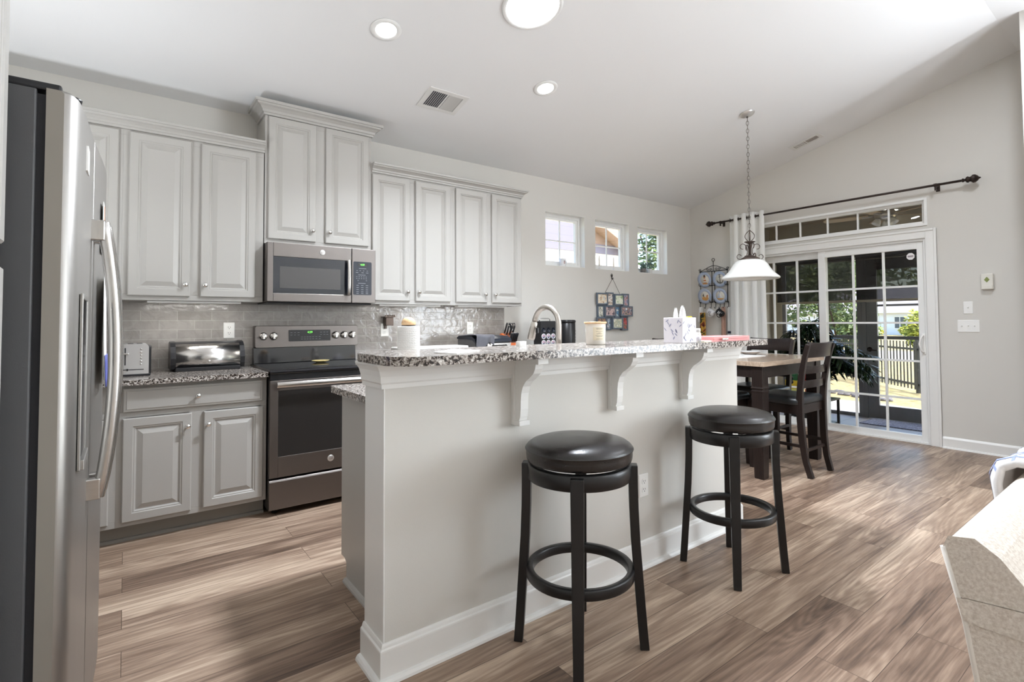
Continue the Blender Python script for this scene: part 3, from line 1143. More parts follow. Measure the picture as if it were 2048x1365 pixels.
# invented uplight hidden behind the refrigerator, added to brighten ceiling and upper wall
t = thing('added_counter_lamp', 'added small black uplight on the corner counter, hidden behind the refrigerator', 'lamp', (-0.62, -1.25, 0.914))
lx, ly, lz = -0.62, -1.25, 0.914
obj('base', MB().lathe([(0.0, 0.0), (0.07, 0.0), (0.07, 0.01), (0.012, 0.02), (0.012, 0.30), (0.0, 0.30)], 24, T(lx, ly, lz)), 'iron_black', t)
obj('bowl', MB().lathe([(0.013, 0.29), (0.05, 0.30), (0.10, 0.345), (0.12, 0.40), (0.114, 0.40), (0.095, 0.35), (0.0, 0.305)], 28, T(lx, ly, lz)), 'iron_black', t)
lamp('bulb', 'AREA', (lx, ly, lz + 0.395), ADDED_LAMP_W, (0.92, 0.97, 1.03), aim=(0.12, 0.0, 1), size=0.2, shape='DISK')

# ------------------------------------------------------------------ wall cabinets
UD = 0.305          # depth of wall cabinets
CROWN = [(0.0, 2.418), (0.010, 2.418), (0.012, 2.430), (0.018, 2.434), (0.020, 2.446), (0.034, 2.458), (0.046, 2.464), (0.050, 2.474), (0.056, 2.476), (0.058, 2.489), (0, 2.489)]


def cab_box(mb, x0, x1, y0, z0, z1, stiles):
    """carcass with a face frame: front of frame at y0, stiles = list of (a,b) solid upright zones"""
    mb.box(x0, x1, y0 + 0.019, -0.001, z0, z1)
    mb.box(x0, x1, y0, y0 + 0.019, z0, z0 + 0.035).box(x0, x1, y0, y0 + 0.019, z1 - 0.035, z1)
    for a, b in stiles:
        mb.box(a, b, y0, y0 + 0.019, z0 + 0.035, z1 - 0.035)


def wall_cabinet(label, x0, x1, doors, z0=1.372, z1=2.4175, y=-UD, name='wall_cabinet', group='grey wall cabinets', dz=None, hinge=None, knob_dz=0.075):
    t = thing(name, label, 'cabinet', ((x0 + x1) / 2, -0.15, z0), 0, group)
    m = MB()
    st = []
    edges = [x0] + [q for d in doors for q in (d[0] + 0.012, d[1] - 0.012)] + [x1]
    for i in range(0, len(edges), 2):
        st.append((edges[i], edges[i + 1]))
    cab_box(m, x0, x1, y, z0, z1, st)
    obj('body', m, 'cabinet_grey', t, bevel=0.0015)
    b0, b1 = dz or (z0 + 0.026, z1 - 0.012)
    for a, b, side in doors:
        d = MB()
        paneldoor(d, T(a, y, b0), b - a, b1 - b0)
        o = obj('door', d, 'cabinet_grey', t)
        if side:
            kx = b - 0.026 if side > 0 else a + 0.026
            knob(o, kx, y - 0.019, b0 + knob_dz)
    return t


wall_cabinet('grey wall cabinet in the corner, half hidden behind the steel refrigerator', -0.945, -0.03, [(-0.475, -0.05, 0)])
wall_cabinet('grey two-door wall cabinet above the toaster and bread box', -0.03, 0.745, [(0.0, 0.319, 1), (0.374, 0.695, -1)])
wall_cabinet('taller grey two-door cabinet above the microwave, rising to the ceiling', 0.751, 1.513, [(0.771, 1.092, 1), (1.160, 1.488, -1)], 1.785, 2.6935, dz=(1.818, 2.688), knob_dz=0.080, name='microwave_cabinet', group=None)
wall_cabinet('grey two-door wall cabinet right beside the tall microwave cabinet', 1.513, 2.245, [(1.518, 1.836, 1), (1.886, 2.214, -1)])
wall_cabinet('grey two-door wall cabinet at the end of the backsplash, nearest the windows', 2.245, 2.993, [(2.268, 2.592, 1), (2.645, 2.980, -1)])
t = MB()
crown(t, [(-0.945, -UD), (0.748, -UD)], CROWN)
tag(obj('crown_molding', t, 'cabinet_grey'), 'grey crown molding above the toaster-side wall cabinets', 'molding', 'cabinet crown moldings')
t = MB()
crown(t, [(1.516, -UD), (2.993, -UD), (2.993, -0.002)], CROWN)
tag(obj('crown_molding', t, 'cabinet_grey'), 'grey crown molding above the four window-side cabinet doors', 'molding', 'cabinet crown moldings')
t = MB()
up_ = [(0.0, 2.694), (0.010, 2.694), (0.012, 2.708), (0.020, 2.712), (0.024, 2.728), (0.040, 2.744), (0.056, 2.752), (0.060, 2.762), (0.070, 2.764), (0.072, 2.783), (0, 2.783)]
crown(t, [(0.751, -0.06), (0.751, -UD), (1.513, -UD), (1.513, -0.06)], up_)
tag(obj('crown_molding', t, 'cabinet_grey'), 'grey crown molding on the tall microwave cabinet, touching the ceiling', 'molding', 'cabinet crown moldings')
for x0, x1, lb in ((1.60, 2.15, 'slim white light bar under the wall cabinet beside the microwave'), (2.32, 2.85, 'slim white light bar under the wall cabinet nearest the windows'), (0.10, 0.62, 'slim white light bar under the wall cabinet above the bread box')):
    tag(obj('light_bar', MB().box(x0, x1, -0.26, -0.20, 1.358, 1.3715), 'white_plastic', bevel=0.003), lb, 'light', 'under-cabinet light bars')
    lamp('light_bar_glow', 'AREA', ((x0 + x1) / 2, -0.23, 1.3575), UNDER_W, (1.0, 0.97, 0.92), aim=(0, 0.15, -1), size=x1 - x0 - 0.02, size_y=0.04)

# ------------------------------------------------------------------ base cabinets and counters
BF = -0.610


def base_cabinet(label, x0, x1, drawer, doors, z1=0.884):
    t = thing('base_cabinet', label, 'cabinet', ((x0 + x1) / 2, -0.3, 0), 0, 'grey base cabinets along the back wall')
    m = MB()
    m.box(x0, x1, BF + 0.019, -0.001, 0.10, z1)
    m.box(x0, x1, BF, BF + 0.019, 0.10, 0.135).box(x0, x1, BF, BF + 0.019, 0.70, 0.73).box(x0, x1, BF, BF + 0.019, 0.862, z1)
    ed = [x0] + [q for d in doors for q in (d[0] + 0.012, d[1] - 0.012)] + [x1]
    for i in range(0, len(ed), 2):
        m.box(ed[i], ed[i + 1], BF, BF + 0.019, 0.135, 0.70)
    m.box(x0, x0 + 0.03, BF, BF + 0.019, 0.73, 0.862).box(x1 - 0.03, x1, BF, BF + 0.019, 0.73, 0.862)
    obj('body', m, 'cabinet_grey', t, bevel=0.0015)
    k = MB()
    k.box(x0, x1, BF + 0.075, BF + 0.085, 0.0, 0.10)
    k.prism([(BF + 0.075, 0.0), (BF + 0.057, 0.0), (BF + 0.058, 0.008), (BF + 0.064, 0.016), (BF + 0.075, 0.019)], 'x', x0, x1)
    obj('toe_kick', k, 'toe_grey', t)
    if drawer:
        d = MB()
        slabfront(d, T(drawer[0], BF, 0.732), drawer[1] - drawer[0], 0.862 - 0.732)
        o = obj('drawer', d, 'cabinet_grey', t)
        knob(o, (drawer[0] + drawer[1]) / 2, BF - 0.019, 0.796)
    for a, b, side in doors:
        d = MB()
        paneldoor(d, T(a, BF, 0.125), b - a, 0.697 - 0.125)
        o = obj('door', d, 'cabinet_grey', t)
        if side:
            knob(o, b - 0.022 if side > 0 else a + 0.022, BF - 0.019, 0.622)
    return t


base_cabinet('grey base cabinet with one drawer above two doors, beside the range', -0.035, 0.716, (-0.008, 0.692), [(-0.009, 0.314, 1), (0.373, 0.696, -1)])
base_cabinet('grey corner base cabinet glimpsed behind the refrigerator handle', -0.945, -0.035, None, [(-0.30, -0.065, 0)])
base_cabinet('grey base cabinet under the far counter, hidden behind the raised bar', 1.492, 2.98, (1.52, 2.95), [(1.52, 2.22, 1), (2.25, 2.95, -1)])


def counter(name, label, pts, z0, z1, group='speckled granite counters'):
    m = MB().prism(pts, 'z', z0, z1)
    return tag(obj(name, m, 'granite', bevel=0.009, seg=3), label, 'countertop', group)


counter('countertop', 'speckled granite counter carrying the toaster and bread box', [(-0.945, -0.673), (0.7175, -0.673), (0.7175, -0.0095), (-0.945, -0.0095)], 0.884, 0.914)
counter('countertop', 'speckled granite counter carrying the knife block and coffee makers', [(1.4885, -0.673), (3.012, -0.673), (3.012, -0.0095), (1.4885, -0.0095)], 0.884, 0.914)

t = thing('base_cabinet', 'grey base cabinet on the side wall behind the refrigerator', 'cabinet', (-0.64, -1.2, 0), 0, 'grey base cabinets along the back wall')
obj('body', MB().box(-0.945, -0.335, -1.775, -0.675, 0.10, 0.8835), 'cabinet_grey', t, bevel=0.002)
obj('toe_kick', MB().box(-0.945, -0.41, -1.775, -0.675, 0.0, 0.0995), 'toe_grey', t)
counter('countertop', 'short granite counter on the side wall behind the refrigerator', [(-0.945, -1.78), (-0.31, -1.78), (-0.31, -0.674), (-0.945, -0.674)], 0.884, 0.914)

# island cabinet behind the half wall, sink counter on it
t = thing('island_cabinet', 'grey island cabinet with bare end panel behind the half wall', 'cabinet', (1.88, -2.05, 0))
m = MB()
m.prism([(-1.7165, 0.10), (-1.7165, 0.8795), (-2.393, 0.8795), (-2.393, 0.0), (-1.79, 0.0), (-1.79, 0.085), (-1.765, 0.10)], 'x', 0.8367, 0.855)
m.box(0.855, 2.90, -2.393, -1.735, 0.10, 0.8795)
m.box(0.855, 2.90, -2.393, -1.80, 0.0, 0.10)
obj('body', m, 'cabinet_grey', t, bevel=0.002)
q = MB().prism([(0.8367, 0.0), (0.818, 0.0), (0.819, 0.008), (0.825, 0.016), (0.8367, 0.019)], 'y', -2.393, -1.79)
obj('shoe_molding', q, 'cabinet_grey', t)
for a, b in ((0.88, 1.30), (1.33, 1.75), (1.78, 2.20), (2.23, 2.88)):
    d = MB()
    paneldoor(d, T(b, -1.735, 0.125) @ Matrix.Rotation(PI, 4, 'Z'), b - a, 0.56)
    obj('door', d, 'cabinet_grey', t)
counter('countertop', 'lower granite sink counter jutting out beside the range', rounded_rect(0.790, 2.95, -2.394, -1.668, 0.03, 5, (0, 0, 1, 1)), 0.884, 0.914)
counter('bar_countertop', 'long raised granite bar top with rounded corners', rounded_rect(0.655, 2.962, -2.800, -2.345, 0.12, 9, (1, 1, 1, 1)), 1.0828, 1.1128, None)
BAR = 1.1128

# ------------------------------------------------------------------ corbels under the bar
for cx, lb in ((1.268, 'white curved bracket under the bar, nearest the paper towel end'), (1.832, 'white curved bracket under the middle of the bar'), (2.382, 'white curved bracket under the bar, nearest the dining table')):
    t = thing('bar_bracket', lb, 'bracket', (cx, BY0, 0.80), 0, 'white brackets under the bar')
    zt = 1.0824
    b = MB()
    b.box(cx - 0.026, cx + 0.026, BY0 - 0.020, BY0, 0.803, zt)
    b.box(cx - 0.026, cx + 0.026, BY0 - 0.058, BY0 - 0.020, 0.803, 0.823)
    b.box(cx - 0.026, cx + 0.026, BY0 - 0.180, BY0 - 0.020, zt - 0.026, zt)
    obj('back_plate', b, 'trim_white', t, bevel=0.002)
    prof = [(BY0 - 0.020, 0.823)]
    cur = [(0.046, 0.823), (0.053, 0.840), (0.057, 0.870), (0.058, 0.905), (0.062, 0.935), (0.072, 0.962), (0.092, 0.985), (0.118, 1.001), (0.140, 1.018), (0.152, 1.038), (0.156, 1.0564)]
    prof += [(BY0 - d, z) for d, z in cur] + [(BY0 - 0.020, 1.0564)]
    obj('scroll', MB().prism(prof, 'x', cx - 0.019, cx + 0.019), 'trim_white', t, bevel=0.002)

# ------------------------------------------------------------------ range
t = thing('range', 'slate electric range with black glass cooktop', 'range', (1.1, -0.34, 0))
RX0, RX1, RF = 0.7225, 1.4835, -0.640
obj('body', MB().box(RX0, RX1, RF, -0.03, 0.035, 0.895), 'black_plastic', t, bevel=0.002)
for x in (RX0 + 0.05, RX1 - 0.05):
    for y in (RF + 0.05, -0.10):
        obj('foot', MB().lathe([(0.0, 0.0), (0.018, 0.0), (0.018, 0.0348), (0.0, 0.0348)], 12, T(x, y, 0)), 'black_plastic', t)
m = MB().prism([(-0.030, 0.897), (RF - 0.052, 0.897), (RF - 0.060, 0.903), (RF - 0.062, 0.914), (RF - 0.056, 0.924), (RF - 0.030, 0.929), (-0.030, 0.929)], 'x', RX0 - 0.003, RX1 + 0.003)
obj('cooktop', m, 'black_glass', t, bevel=0.002)
m = MB().box(RX0, RX1, RF - 0.042, RF, 0.862, 0.8965)
obj('vent_trim', m, 'black_plastic', t)
m = MB()
gx0, gx1, gz0, gz1 = 0.771, 1.435, 0.372, 0.792
m.box(RX0, gx0, RF - 0.040, RF - 0.001, 0.242, 0.858).box(gx1, RX1, RF - 0.040, RF - 0.001, 0.242, 0.858)
m.box(gx0, gx1, RF - 0.040, RF - 0.001, 0.242, gz0).box(gx0, gx1, RF - 0.040, RF - 0.001, gz1, 0.858)
dr = obj('oven_door', m, 'slate_steel', t, bevel=0.002)
obj('window', MB().box(gx0 - 0.002, gx1 + 0.002, RF - 0.0385, RF - 0.030, gz0 - 0.002, gz1 + 0.002), 'oven_glass', dr)
m = MB()
m.tube([(0.752, RF - 0.088, 0.833), (1.454, RF - 0.088, 0.833)], [(0.020, 0.013), (0.020, 0.013)], 14, up=(0, 0, 1))
m.box(0.765, 0.790, RF - 0.080, RF - 0.038, 0.820, 0.846).box(1.416, 1.441, RF - 0.080, RF - 0.038, 0.820, 0.846)
obj('handle', m, 'bright_steel', dr, bevel=0.003)
m = MB().lathe([(0.0215, 0), (0.0215, 0.002), (0.019, 0.0035), (0.0, 0.0035)], 28, T(1.098, RF - 0.040, 0.313) @ Matrix.Rotation(PI / 2, 4, 'X'))
em = obj('emblem', m, 'canopy_metal', dr)
text('emblem_letters', 'GE', 0.021, 'slate_steel', face_mY(1.098, RF - 0.0437, 0.313), dr, shear=0.25)
m = MB().prism([(RF - 0.001, 0.040), (RF - 0.036, 0.040), (RF - 0.040, 0.046), (RF - 0.040, 0.215), (RF - 0.034, 0.226), (RF - 0.020, 0.230), (RF - 0.001, 0.230)], 'x', RX0, RX1)
obj('storage_drawer', m, 'slate_steel', t, bevel=0.002)
# backguard
m = MB().prism([(-0.012, 0.929), (-0.085, 0.929), (-0.075, 1.045), (-0.012, 1.045)], 'x', RX0 + 0.01, RX1 - 0.012)
obj('backguard', m, 'black_glass', t, bevel=0.003)
m = MB()
pts = rounded_rect(RX0 + 0.014, RX1 + 0.006, 1.042, 1.205, 0.012, 4)
lean = 0.06
rings = []
for dy, ins in ((0, 0), (-0.070, 0.0), (-0.078, 0.004)):
    rings.append([(x if ins == 0 else (RX0 + RX1) / 2 + 0.01 + (x - (RX0 + RX1) / 2 - 0.01) * 0.99, -0.012 + dy + (z - 1.042) * lean * (1 if dy else 0), z if ins == 0 else 1.1235 + (z - 1.1235) * 0.96) for x, z in pts])
m.loops(rings, True, True, True, smooth=False)
cp = obj('control_panel', m, 'slate_steel', t)


def panel_y(z, off=0.0):
    return -0.012 - 0.078 + (z - 1.042) * lean - off


LEANM = Matrix.Rotation(-math.atan(lean), 4, 'X')
m = MB()
for k in range(1):
    pr = rounded_rect(0.965, 1.272, 1.086, 1.172, 0.006, 3)
    rg = [[(x, panel_y(z, o), z) for x, z in pr] for o in (0.0003, 0.0016)]
    m.loops(rg, True, True, True, smooth=False)
disp = obj('display', m, 'black_plastic', cp)
for x in (0.793, 0.862, 1.312, 1.378, 1.444):
    m = MB()
    z = 1.128
    M = T(x, panel_y(z, 0), z) @ LEANM @ Matrix.Rotation(PI / 2, 4, 'X')
    m.lathe([(0.0285, 0.0), (0.0285, 0.004), (0.026, 0.006), (0.0245, 0.020), (0.022, 0.023), (0, 0.0235)], 28, M)
    kb = obj('knob', m, 'bright_steel', cp)
    m = MB().box(-0.0075, 0.0075, -0.022, 0.022, 0.020, 0.0265, M)
    obj('grip', m, 'knob_nickel', kb, bevel=0.002)
    m = MB().box(-0.0012, 0.0012, 0.004, 0.021, 0.0266, 0.0269, M)
    obj('pointer', m, 'black_plastic', kb)
text('clock_digits', '4:59', 0.022, 'green_digits', face_mY(1.118, panel_y(1.153, 0.0022), 1.153) @ Matrix.Rotation(0.0, 4, 'X'), cp)
m = MB()
random.seed(3)
for row, z in ((0, 1.152), (1, 1.134), (2, 1.118), (3, 1.102)):
    for x in ((0.985, 1.010, 1.035) if row < 2 else (1.06, 1.08, 1.10, 1.12, 1.14, 1.165, 1.19)) + ((1.20, 1.225, 1.248) if row < 2 else ()):
        m.box(x - 0.007, x + 0.007, panel_y(z, 0.0020), panel_y(z, 0.0016), z - 0.0018, z + 0.0018)
obj('button_print', m, 'panel_print', cp)
t2 = thing('spoon_rest', 'round gold-rimmed glass dish lying on the black cooktop', 'dish', (1.155, -0.235, 0.9295))
obj('bowl', MB().lathe([(0.0, 0.0), (0.030, 0.001), (0.052, 0.008), (0.062, 0.013), (0.063, 0.015), (0.060, 0.0145), (0.048, 0.010), (0.028, 0.004), (0.0, 0.003)], 32, T(1.155, -0.235, 0.9295)), 'gold_dish', t2)

# ------------------------------------------------------------------ microwave
t = thing('microwave', 'slate over-the-range microwave hung above the range', 'microwave', (1.115, -0.2, 1.376))
MX0, MX1, MY, MZ0, MZ1 = 0.7525, 1.5115, -0.375, 1.373, 1.7835
obj('body', MB().box(MX0, MX1, MY + 0.004, -0.010, MZ0, MZ1), 'slate_steel', t, bevel=0.003)
m = MB()
m.box(MX0 + 0.01, MX1 - 0.01, MY + 0.03, -0.03, MZ0 - 0.012, MZ0)
obj('underside_vents', m, 'black_plastic', t, bevel=0.004)
gx0, gx1, gz0, gz1 = 0.790, 1.330, 1.432, 1.686
sx = 1.327
m = MB()
m.box(MX0, gx0, MY - 0.030, MY, MZ0, MZ1).box(gx0, sx, MY - 0.030, MY, MZ0, gz0).box(gx0, sx, MY - 0.030, MY, gz1, MZ1)
dr = obj('door', m, 'slate_steel', t, bevel=0.003)
obj('window', MB().box(gx0, sx, MY - 0.0285, MY, gz0, gz1), 'mw_glass', dr)
obj('mesh_screen', MB().box(0.832, 1.246, MY - 0.0295, MY - 0.0284, 1.468, 1.618), 'mw_mesh', dr)
m = MB()
m.tube([(1.300, MY - 0.058, 1.425), (1.300, MY - 0.066, 1.50), (1.300, MY - 0.068, 1.56), (1.300, MY - 0.066, 1.62), (1.300, MY - 0.058, 1.690)], [(0.013, 0.008)] * 5, 12, up=(1, 0, 0))
m.box(1.290, 1.310, MY - 0.056, MY - 0.028, 1.428, 1.446).box(1.290, 1.310, MY - 0.056, MY - 0.028, 1.668, 1.686)
obj('handle', m, 'bright_steel', dr, bevel=0.002)
m = MB().lathe([(0.019, 0), (0.019, 0.002), (0.017, 0.003), (0.0, 0.003)], 28, T(1.115, MY - 0.030, 1.735) @ Matrix.Rotation(PI / 2, 4, 'X'))
obj('emblem', m, 'canopy_metal', dr)
text('emblem_letters', 'GE', 0.018, 'slate_steel', face_mY(1.115, MY - 0.0332, 1.735), dr, shear=0.25)
cp = obj('control_panel', MB().box(sx + 0.003, MX1, MY - 0.030, MY, MZ0, MZ1), 'slate_steel', t, bevel=0.003)
obj('keypad', MB().prism(rounded_rect(1.340, 1.480, 1.434, 1.686, 0.008, 3), 'y', MY - 0.0315, MY - 0.0285), 'navy_plastic', cp)
obj('display', MB().box(1.372, 1.446, MY - 0.0320, MY - 0.0312, 1.652, 1.674), 'black_glass', cp)
text('clock_digits', '4:59', 0.019, 'green_digits', face_mY(1.409, MY - 0.0326, 1.663), cp)
m = MB()
for z, xs_ in ((1.635, (1.410,)), (1.618, (1.368, 1.392, 1.418, 1.446)), (1.603, (1.368, 1.410, 1.446)), (1.586, (1.405,)), (1.572, (1.366, 1.384, 1.402, 1.420, 1.438)), (1.558, (1.366, 1.384, 1.402, 1.420, 1.438)), (1.543, (1.376, 1.440)), (1.522, (1.405,)),
               (1.506, (1.372, 1.408, 1.444)), (1.490, (1.372, 1.408, 1.444)), (1.474, (1.372, 1.408, 1.444)), (1.458, (1.372, 1.408, 1.444)), (1.445, (1.372, 1.408, 1.444))):
    hw = 0.028 if len(xs_) == 1 else (0.009 if len(xs_) == 3 else 0.0045)
    for x in xs_:
        m.box(x - hw, x + hw, MY - 0.0319, MY - 0.0314, z - 0.0022, z + 0.0022)
obj('button_print', m, 'panel_print', cp)

# ------------------------------------------------------------------ refrigerator
t = thing('refrigerator', 'stainless side-by-side refrigerator with long curved handle', 'refrigerator', (-0.52, -2.24, 0))
FY0, FY1 = -2.695, -1.785
obj('case', MB().box(-0.90, -0.172, FY0 + 0.004, FY1 - 0.004, 0.02, 1.765), 'fridge_side', t, bevel=0.004)
for y in (FY0 + 0.08, FY1 - 0.08):
    for x in (-0.85, -0.25):
        obj('foot', MB().lathe([(0.0, 0.0), (0.02, 0.0), (0.02, 0.0198), (0.0, 0.0198)], 12, T(x, y, 0)), 'black_plastic', t)
obj('gasket', MB().box(-0.172, -0.157, FY0 + 0.012, FY1 - 0.012, 0.06, 1.755), 'black_gasket', t)
obj('base_grille', MB().box(-0.172, -0.12, FY0 + 0.02, FY1 - 0.02, 0.02, 0.055), 'black_plastic', t, bevel=0.002)
for y in (FY0 + 0.01, FY1 - 0.09):
    obj('hinge_cover', MB().box(-0.24, -0.13, y, y + 0.08, 1.7655, 1.785), 'black_plastic', t, bevel=0.005)


def front_x(y):
    pts_ = [(-2.695, -0.120), (-2.686, -0.108), (-2.66, -0.0995), (-2.55, -0.0925), (-2.31, -0.0835), (-2.10, -0.0715), (-1.95, -0.0660), (-1.83, -0.0665), (-1.80, -0.072), (-1.789, -0.080), (-1.785, -0.092)]
    for (a, b), (c, d) in zip(pts_[:-1], pts_[1:]):
        if y <= c:
            return b + (d - b) * (y - a) / (c - a)
    return pts_[-1][1]


def fridge_door(name, y0, y1, mat_front, hole=None):
    ys = [y0, y0 + 0.003, y0 + 0.010, y0 + 0.03] + [y0 + (y1 - y0) * k / 14 for k in range(2, 13)] + [y1 - 0.03, y1 - 0.010, y1 - 0.003, y1]
    m = MB()
    e = 0.005
    fr = [(front_x(y) - (e if y in (y0, y1) else 0), y) for y in ys]
    z0, z1 = 0.065, 1.768
    ring = lambda z, d: [(-0.156, y0)] + [(x - d, y) for x, y in fr] + [(-0.156, y1)]
    rings = [[(x, y, z) for x, y in ring(z, d)] for z, d in ((z0, 0.006), (z0 + 0.006, 0), (z1 - 0.006, 0), (z1, 0.006))]
    m.loops(rings, True, True, True, smooth=False)
    # near-side face takes the painted edge material
    for i, f in enumerate(m.f):
        pts = [m.v[k] for k in f]
        if max(p[1] for p in pts) - min(p[1] for p in pts) < 1e-4 and abs(pts[0][1] - y0) < 1e-4:
            m.mi[i] = 1
        elif max(p[0] for p in pts) > -0.13 and len(f) == 4:
            m.sm[i] = True
    return obj(name, m, ['stainless', 'fridge_door_edge'], t)


near = fridge_door('freezer_door', FY0, -2.320, 'stainless')
far = fridge_door('fridge_door', -2.314, FY1, 'stainless')
obj('top_hinge', MB().lathe([(0.020, 0), (0.022, 0.008), (0.014, 0.013), (0, 0.014)], 20, T(-0.118, -2.62, 1.7685)), 'black_plastic', near)


def fridge_handle(y, par):
    xf = front_x(y)
    m = MB()
    z0, z1 = 0.728, 1.520
    pts = []
    for k in range(17):
        u = k / 16
        zz = z0 + (z1 - z0) * u
        pts.append((xf + 0.024 + 0.034 * math.sin(PI * u) ** 0.8, y, zz))
    m.tube(pts, [(0.013, 0.016)] * 17, 12, up=(0, 1, 0))
    m.box(xf - 0.004, xf + 0.030, y - 0.016, y + 0.016, z0 - 0.004, z0 + 0.055).box(xf - 0.004, xf + 0.030, y - 0.016, y + 0.016, z1 - 0.055, z1 + 0.004)
    return obj('handle', m, 'bright_steel', par, bevel=0.003)


fridge_handle(-2.355, near)
fridge_handle(-2.279, far)
# dispenser recess on the freezer door: dark bezel with opening
m = MB()
xd = front_x(-2.50)
m.box(xd - 0.004, xd + 0.003, -2.605, -2.595, 0.86, 1.30).box(xd - 0.002, xd + 0.004, -2.425, -2.415, 0.86, 1.30)
m.box(xd - 0.004, xd + 0.004, -2.595, -2.425, 1.285, 1.30).box(xd - 0.004, xd + 0.010, -2.595, -2.425, 0.86, 0.885)
dp = obj('dispenser', m, 'stainless', near, bevel=0.002)
obj('dispenser_well', MB().box(xd - 0.004, xd + 0.0012, -2.595, -2.425, 0.885, 1.10), 'black_plastic', dp)
obj('dispenser_panel', MB().box(xd - 0.004, xd + 0.0022, -2.595, -2.425, 1.10, 1.285), 'black_glass', dp)

xm_ = front_x(-2.52)
tag(obj('door_magnet', MB().box(front_x(-2.53), front_x(-2.47) + 0.002, -2.535, -2.468, 1.625, 1.690), 'magnet_white'), 'small white magnet near the top of the refrigerator door', 'magnet')
t3 = thing('magnet_photo', 'white photo magnet with a brown bottle picture on the refrigerator', 'magnet', (front_x(-2.10), -2.10, 1.55))
obj('card', MB().box(front_x(-2.0) + 0.0006, front_x(-2.0) + 0.0026, -2.14, -2.00, 1.455, 1.62), 'magnet_white', t3)
obj('bottle_picture', MB().prism([(-2.10, 1.47), (-2.04, 1.47), (-2.04, 1.55), (-2.06, 1.58), (-2.06, 1.615), (-2.08, 1.615), (-2.08, 1.58), (-2.10, 1.55)], 'x', front_x(-2.0) + 0.0026, front_x(-2.0) + 0.0038), 'bottle_brown', t3)
t3 = thing('fridge_paper', 'white and blue paper sheet hanging on the refrigerator door', 'paper', (front_x(-2.1), -2.1, 1.22))
xa = front_x(-1.95) + 0.0045
m = MB().grid(lambda u, v: (xa + 0.002 + 0.006 * v * v + 0.004 * math.sin(u * 5), -2.20 + 0.26 * u, 1.385 - 0.36 * v), 8, 8)
obj('sheet', m, 'paper_white', t3, solid=0.0008)
m = MB().grid(lambda u, v: (xa + 0.0045 + 0.006 * (0.72 + 0.28 * v) ** 2 + 0.004 * math.sin(u * 5), -2.20 + 0.26 * u, 1.126 - 0.10 * v), 8, 4)
obj('blue_band', m, 'paper_blue', t3, solid=0.0008)

# tall pantry cabinet on the near side of the refrigerator
t = thing('pantry_cabinet', 'tall light grey pantry cabinet edge on the near side of the refrigerator', 'cabinet', (-0.57, -3.05, 0))
obj('body', MB().box(-0.945, -0.2295, -3.40, -2.735, 0.10, 2.42), 'cabinet_grey', t, bevel=0.002)
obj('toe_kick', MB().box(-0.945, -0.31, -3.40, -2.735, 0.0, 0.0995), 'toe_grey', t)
RX = Matrix(((0, -1, 0, 0), (1, 0, 0, 0), (0, 0, 1, 0), (0, 0, 0, 1)))
for z0, z1 in ((1.395, 2.405), (0.125, 1.345)):
    d = MB()
    paneldoor(d, T(-0.2295, -3.385, z0) @ RX, 0.635, z1 - z0)
    obj('door', d, 'cabinet_grey', t)

# ------------------------------------------------------------------ bar stools
def make_stool(label, loc, rz):
    t = thing('bar_stool', label, 'bar stool', loc, rz, 'round black bar stools')
    prof = [(0.0, 0.694), (0.190, 0.694), (0.198, 0.697), (0.2015, 0.706), (0.203, 0.722), (0.203, 0.736), (0.2055, 0.741), (0.204, 0.746), (0.198, 0.754), (0.184, 0.764), (0.155, 0.773), (0.10, 0.780), (0.0, 0.783)]
    cu = obj('seat', MB().lathe(prof, 56), 'leather_black', t, world=False)
    obj('piping', MB().lathe([(0.2035, 0.7375), (0.2065, 0.7390), (0.2070, 0.7415), (0.2060, 0.7440), (0.203, 0.745)], 56), 'leather_black', cu, world=False)
    obj('swivel_plate', MB().lathe([(0.13, 0.686), (0.13, 0.6939)], 36), 'black_plastic', t, world=False)
    obj('apron', MB().lathe([(0.172, 0.628), (0.194, 0.628), (0.198, 0.632), (0.198, 0.680), (0.194, 0.6855), (0.172, 0.6855), (0.172, 0.628)], 56), 'black_wood', t, world=False)
    obj('foot_ring', MB().lathe([(0.182, 0.262), (0.202, 0.262), (0.205, 0.266), (0.205, 0.294), (0.202, 0.298), (0.182, 0.298), (0.179, 0.294), (0.179, 0.266), (0.182, 0.262)], 56), 'black_wood', t, world=False)
    for k in range(4):
        a = PI / 4 + k * PI / 2
        c, s = math.cos(a), math.sin(a)
        pts, rr = [], []
        for z, r, w in ((0.0, 0.238, 0.0175), (0.10, 0.230, 0.0185), (0.25, 0.2195, 0.0205), (0.40, 0.209, 0.0215), (0.52, 0.204, 0.0225), (0.60, 0.2025, 0.0235), (0.680, 0.2025, 0.0235)):
            pts.append((r * c, r * s, z))
            rr.append((0.017, w))
        m = MB().tube(pts, rr, 4, square=True, up=(c, s, 0))
        lg = obj('leg', m, 'black_wood', t, world=False, bevel=0.003)
    return t


st1 = make_stool('round black leather bar stool standing closest, before the paper towel end', (1.372, -2.835, 0), 0.0)
st2 = dup(st1, (2.395, -2.850, 0), math.radians(-9.5), 'second round black bar stool, standing by the wall outlet and dining table')

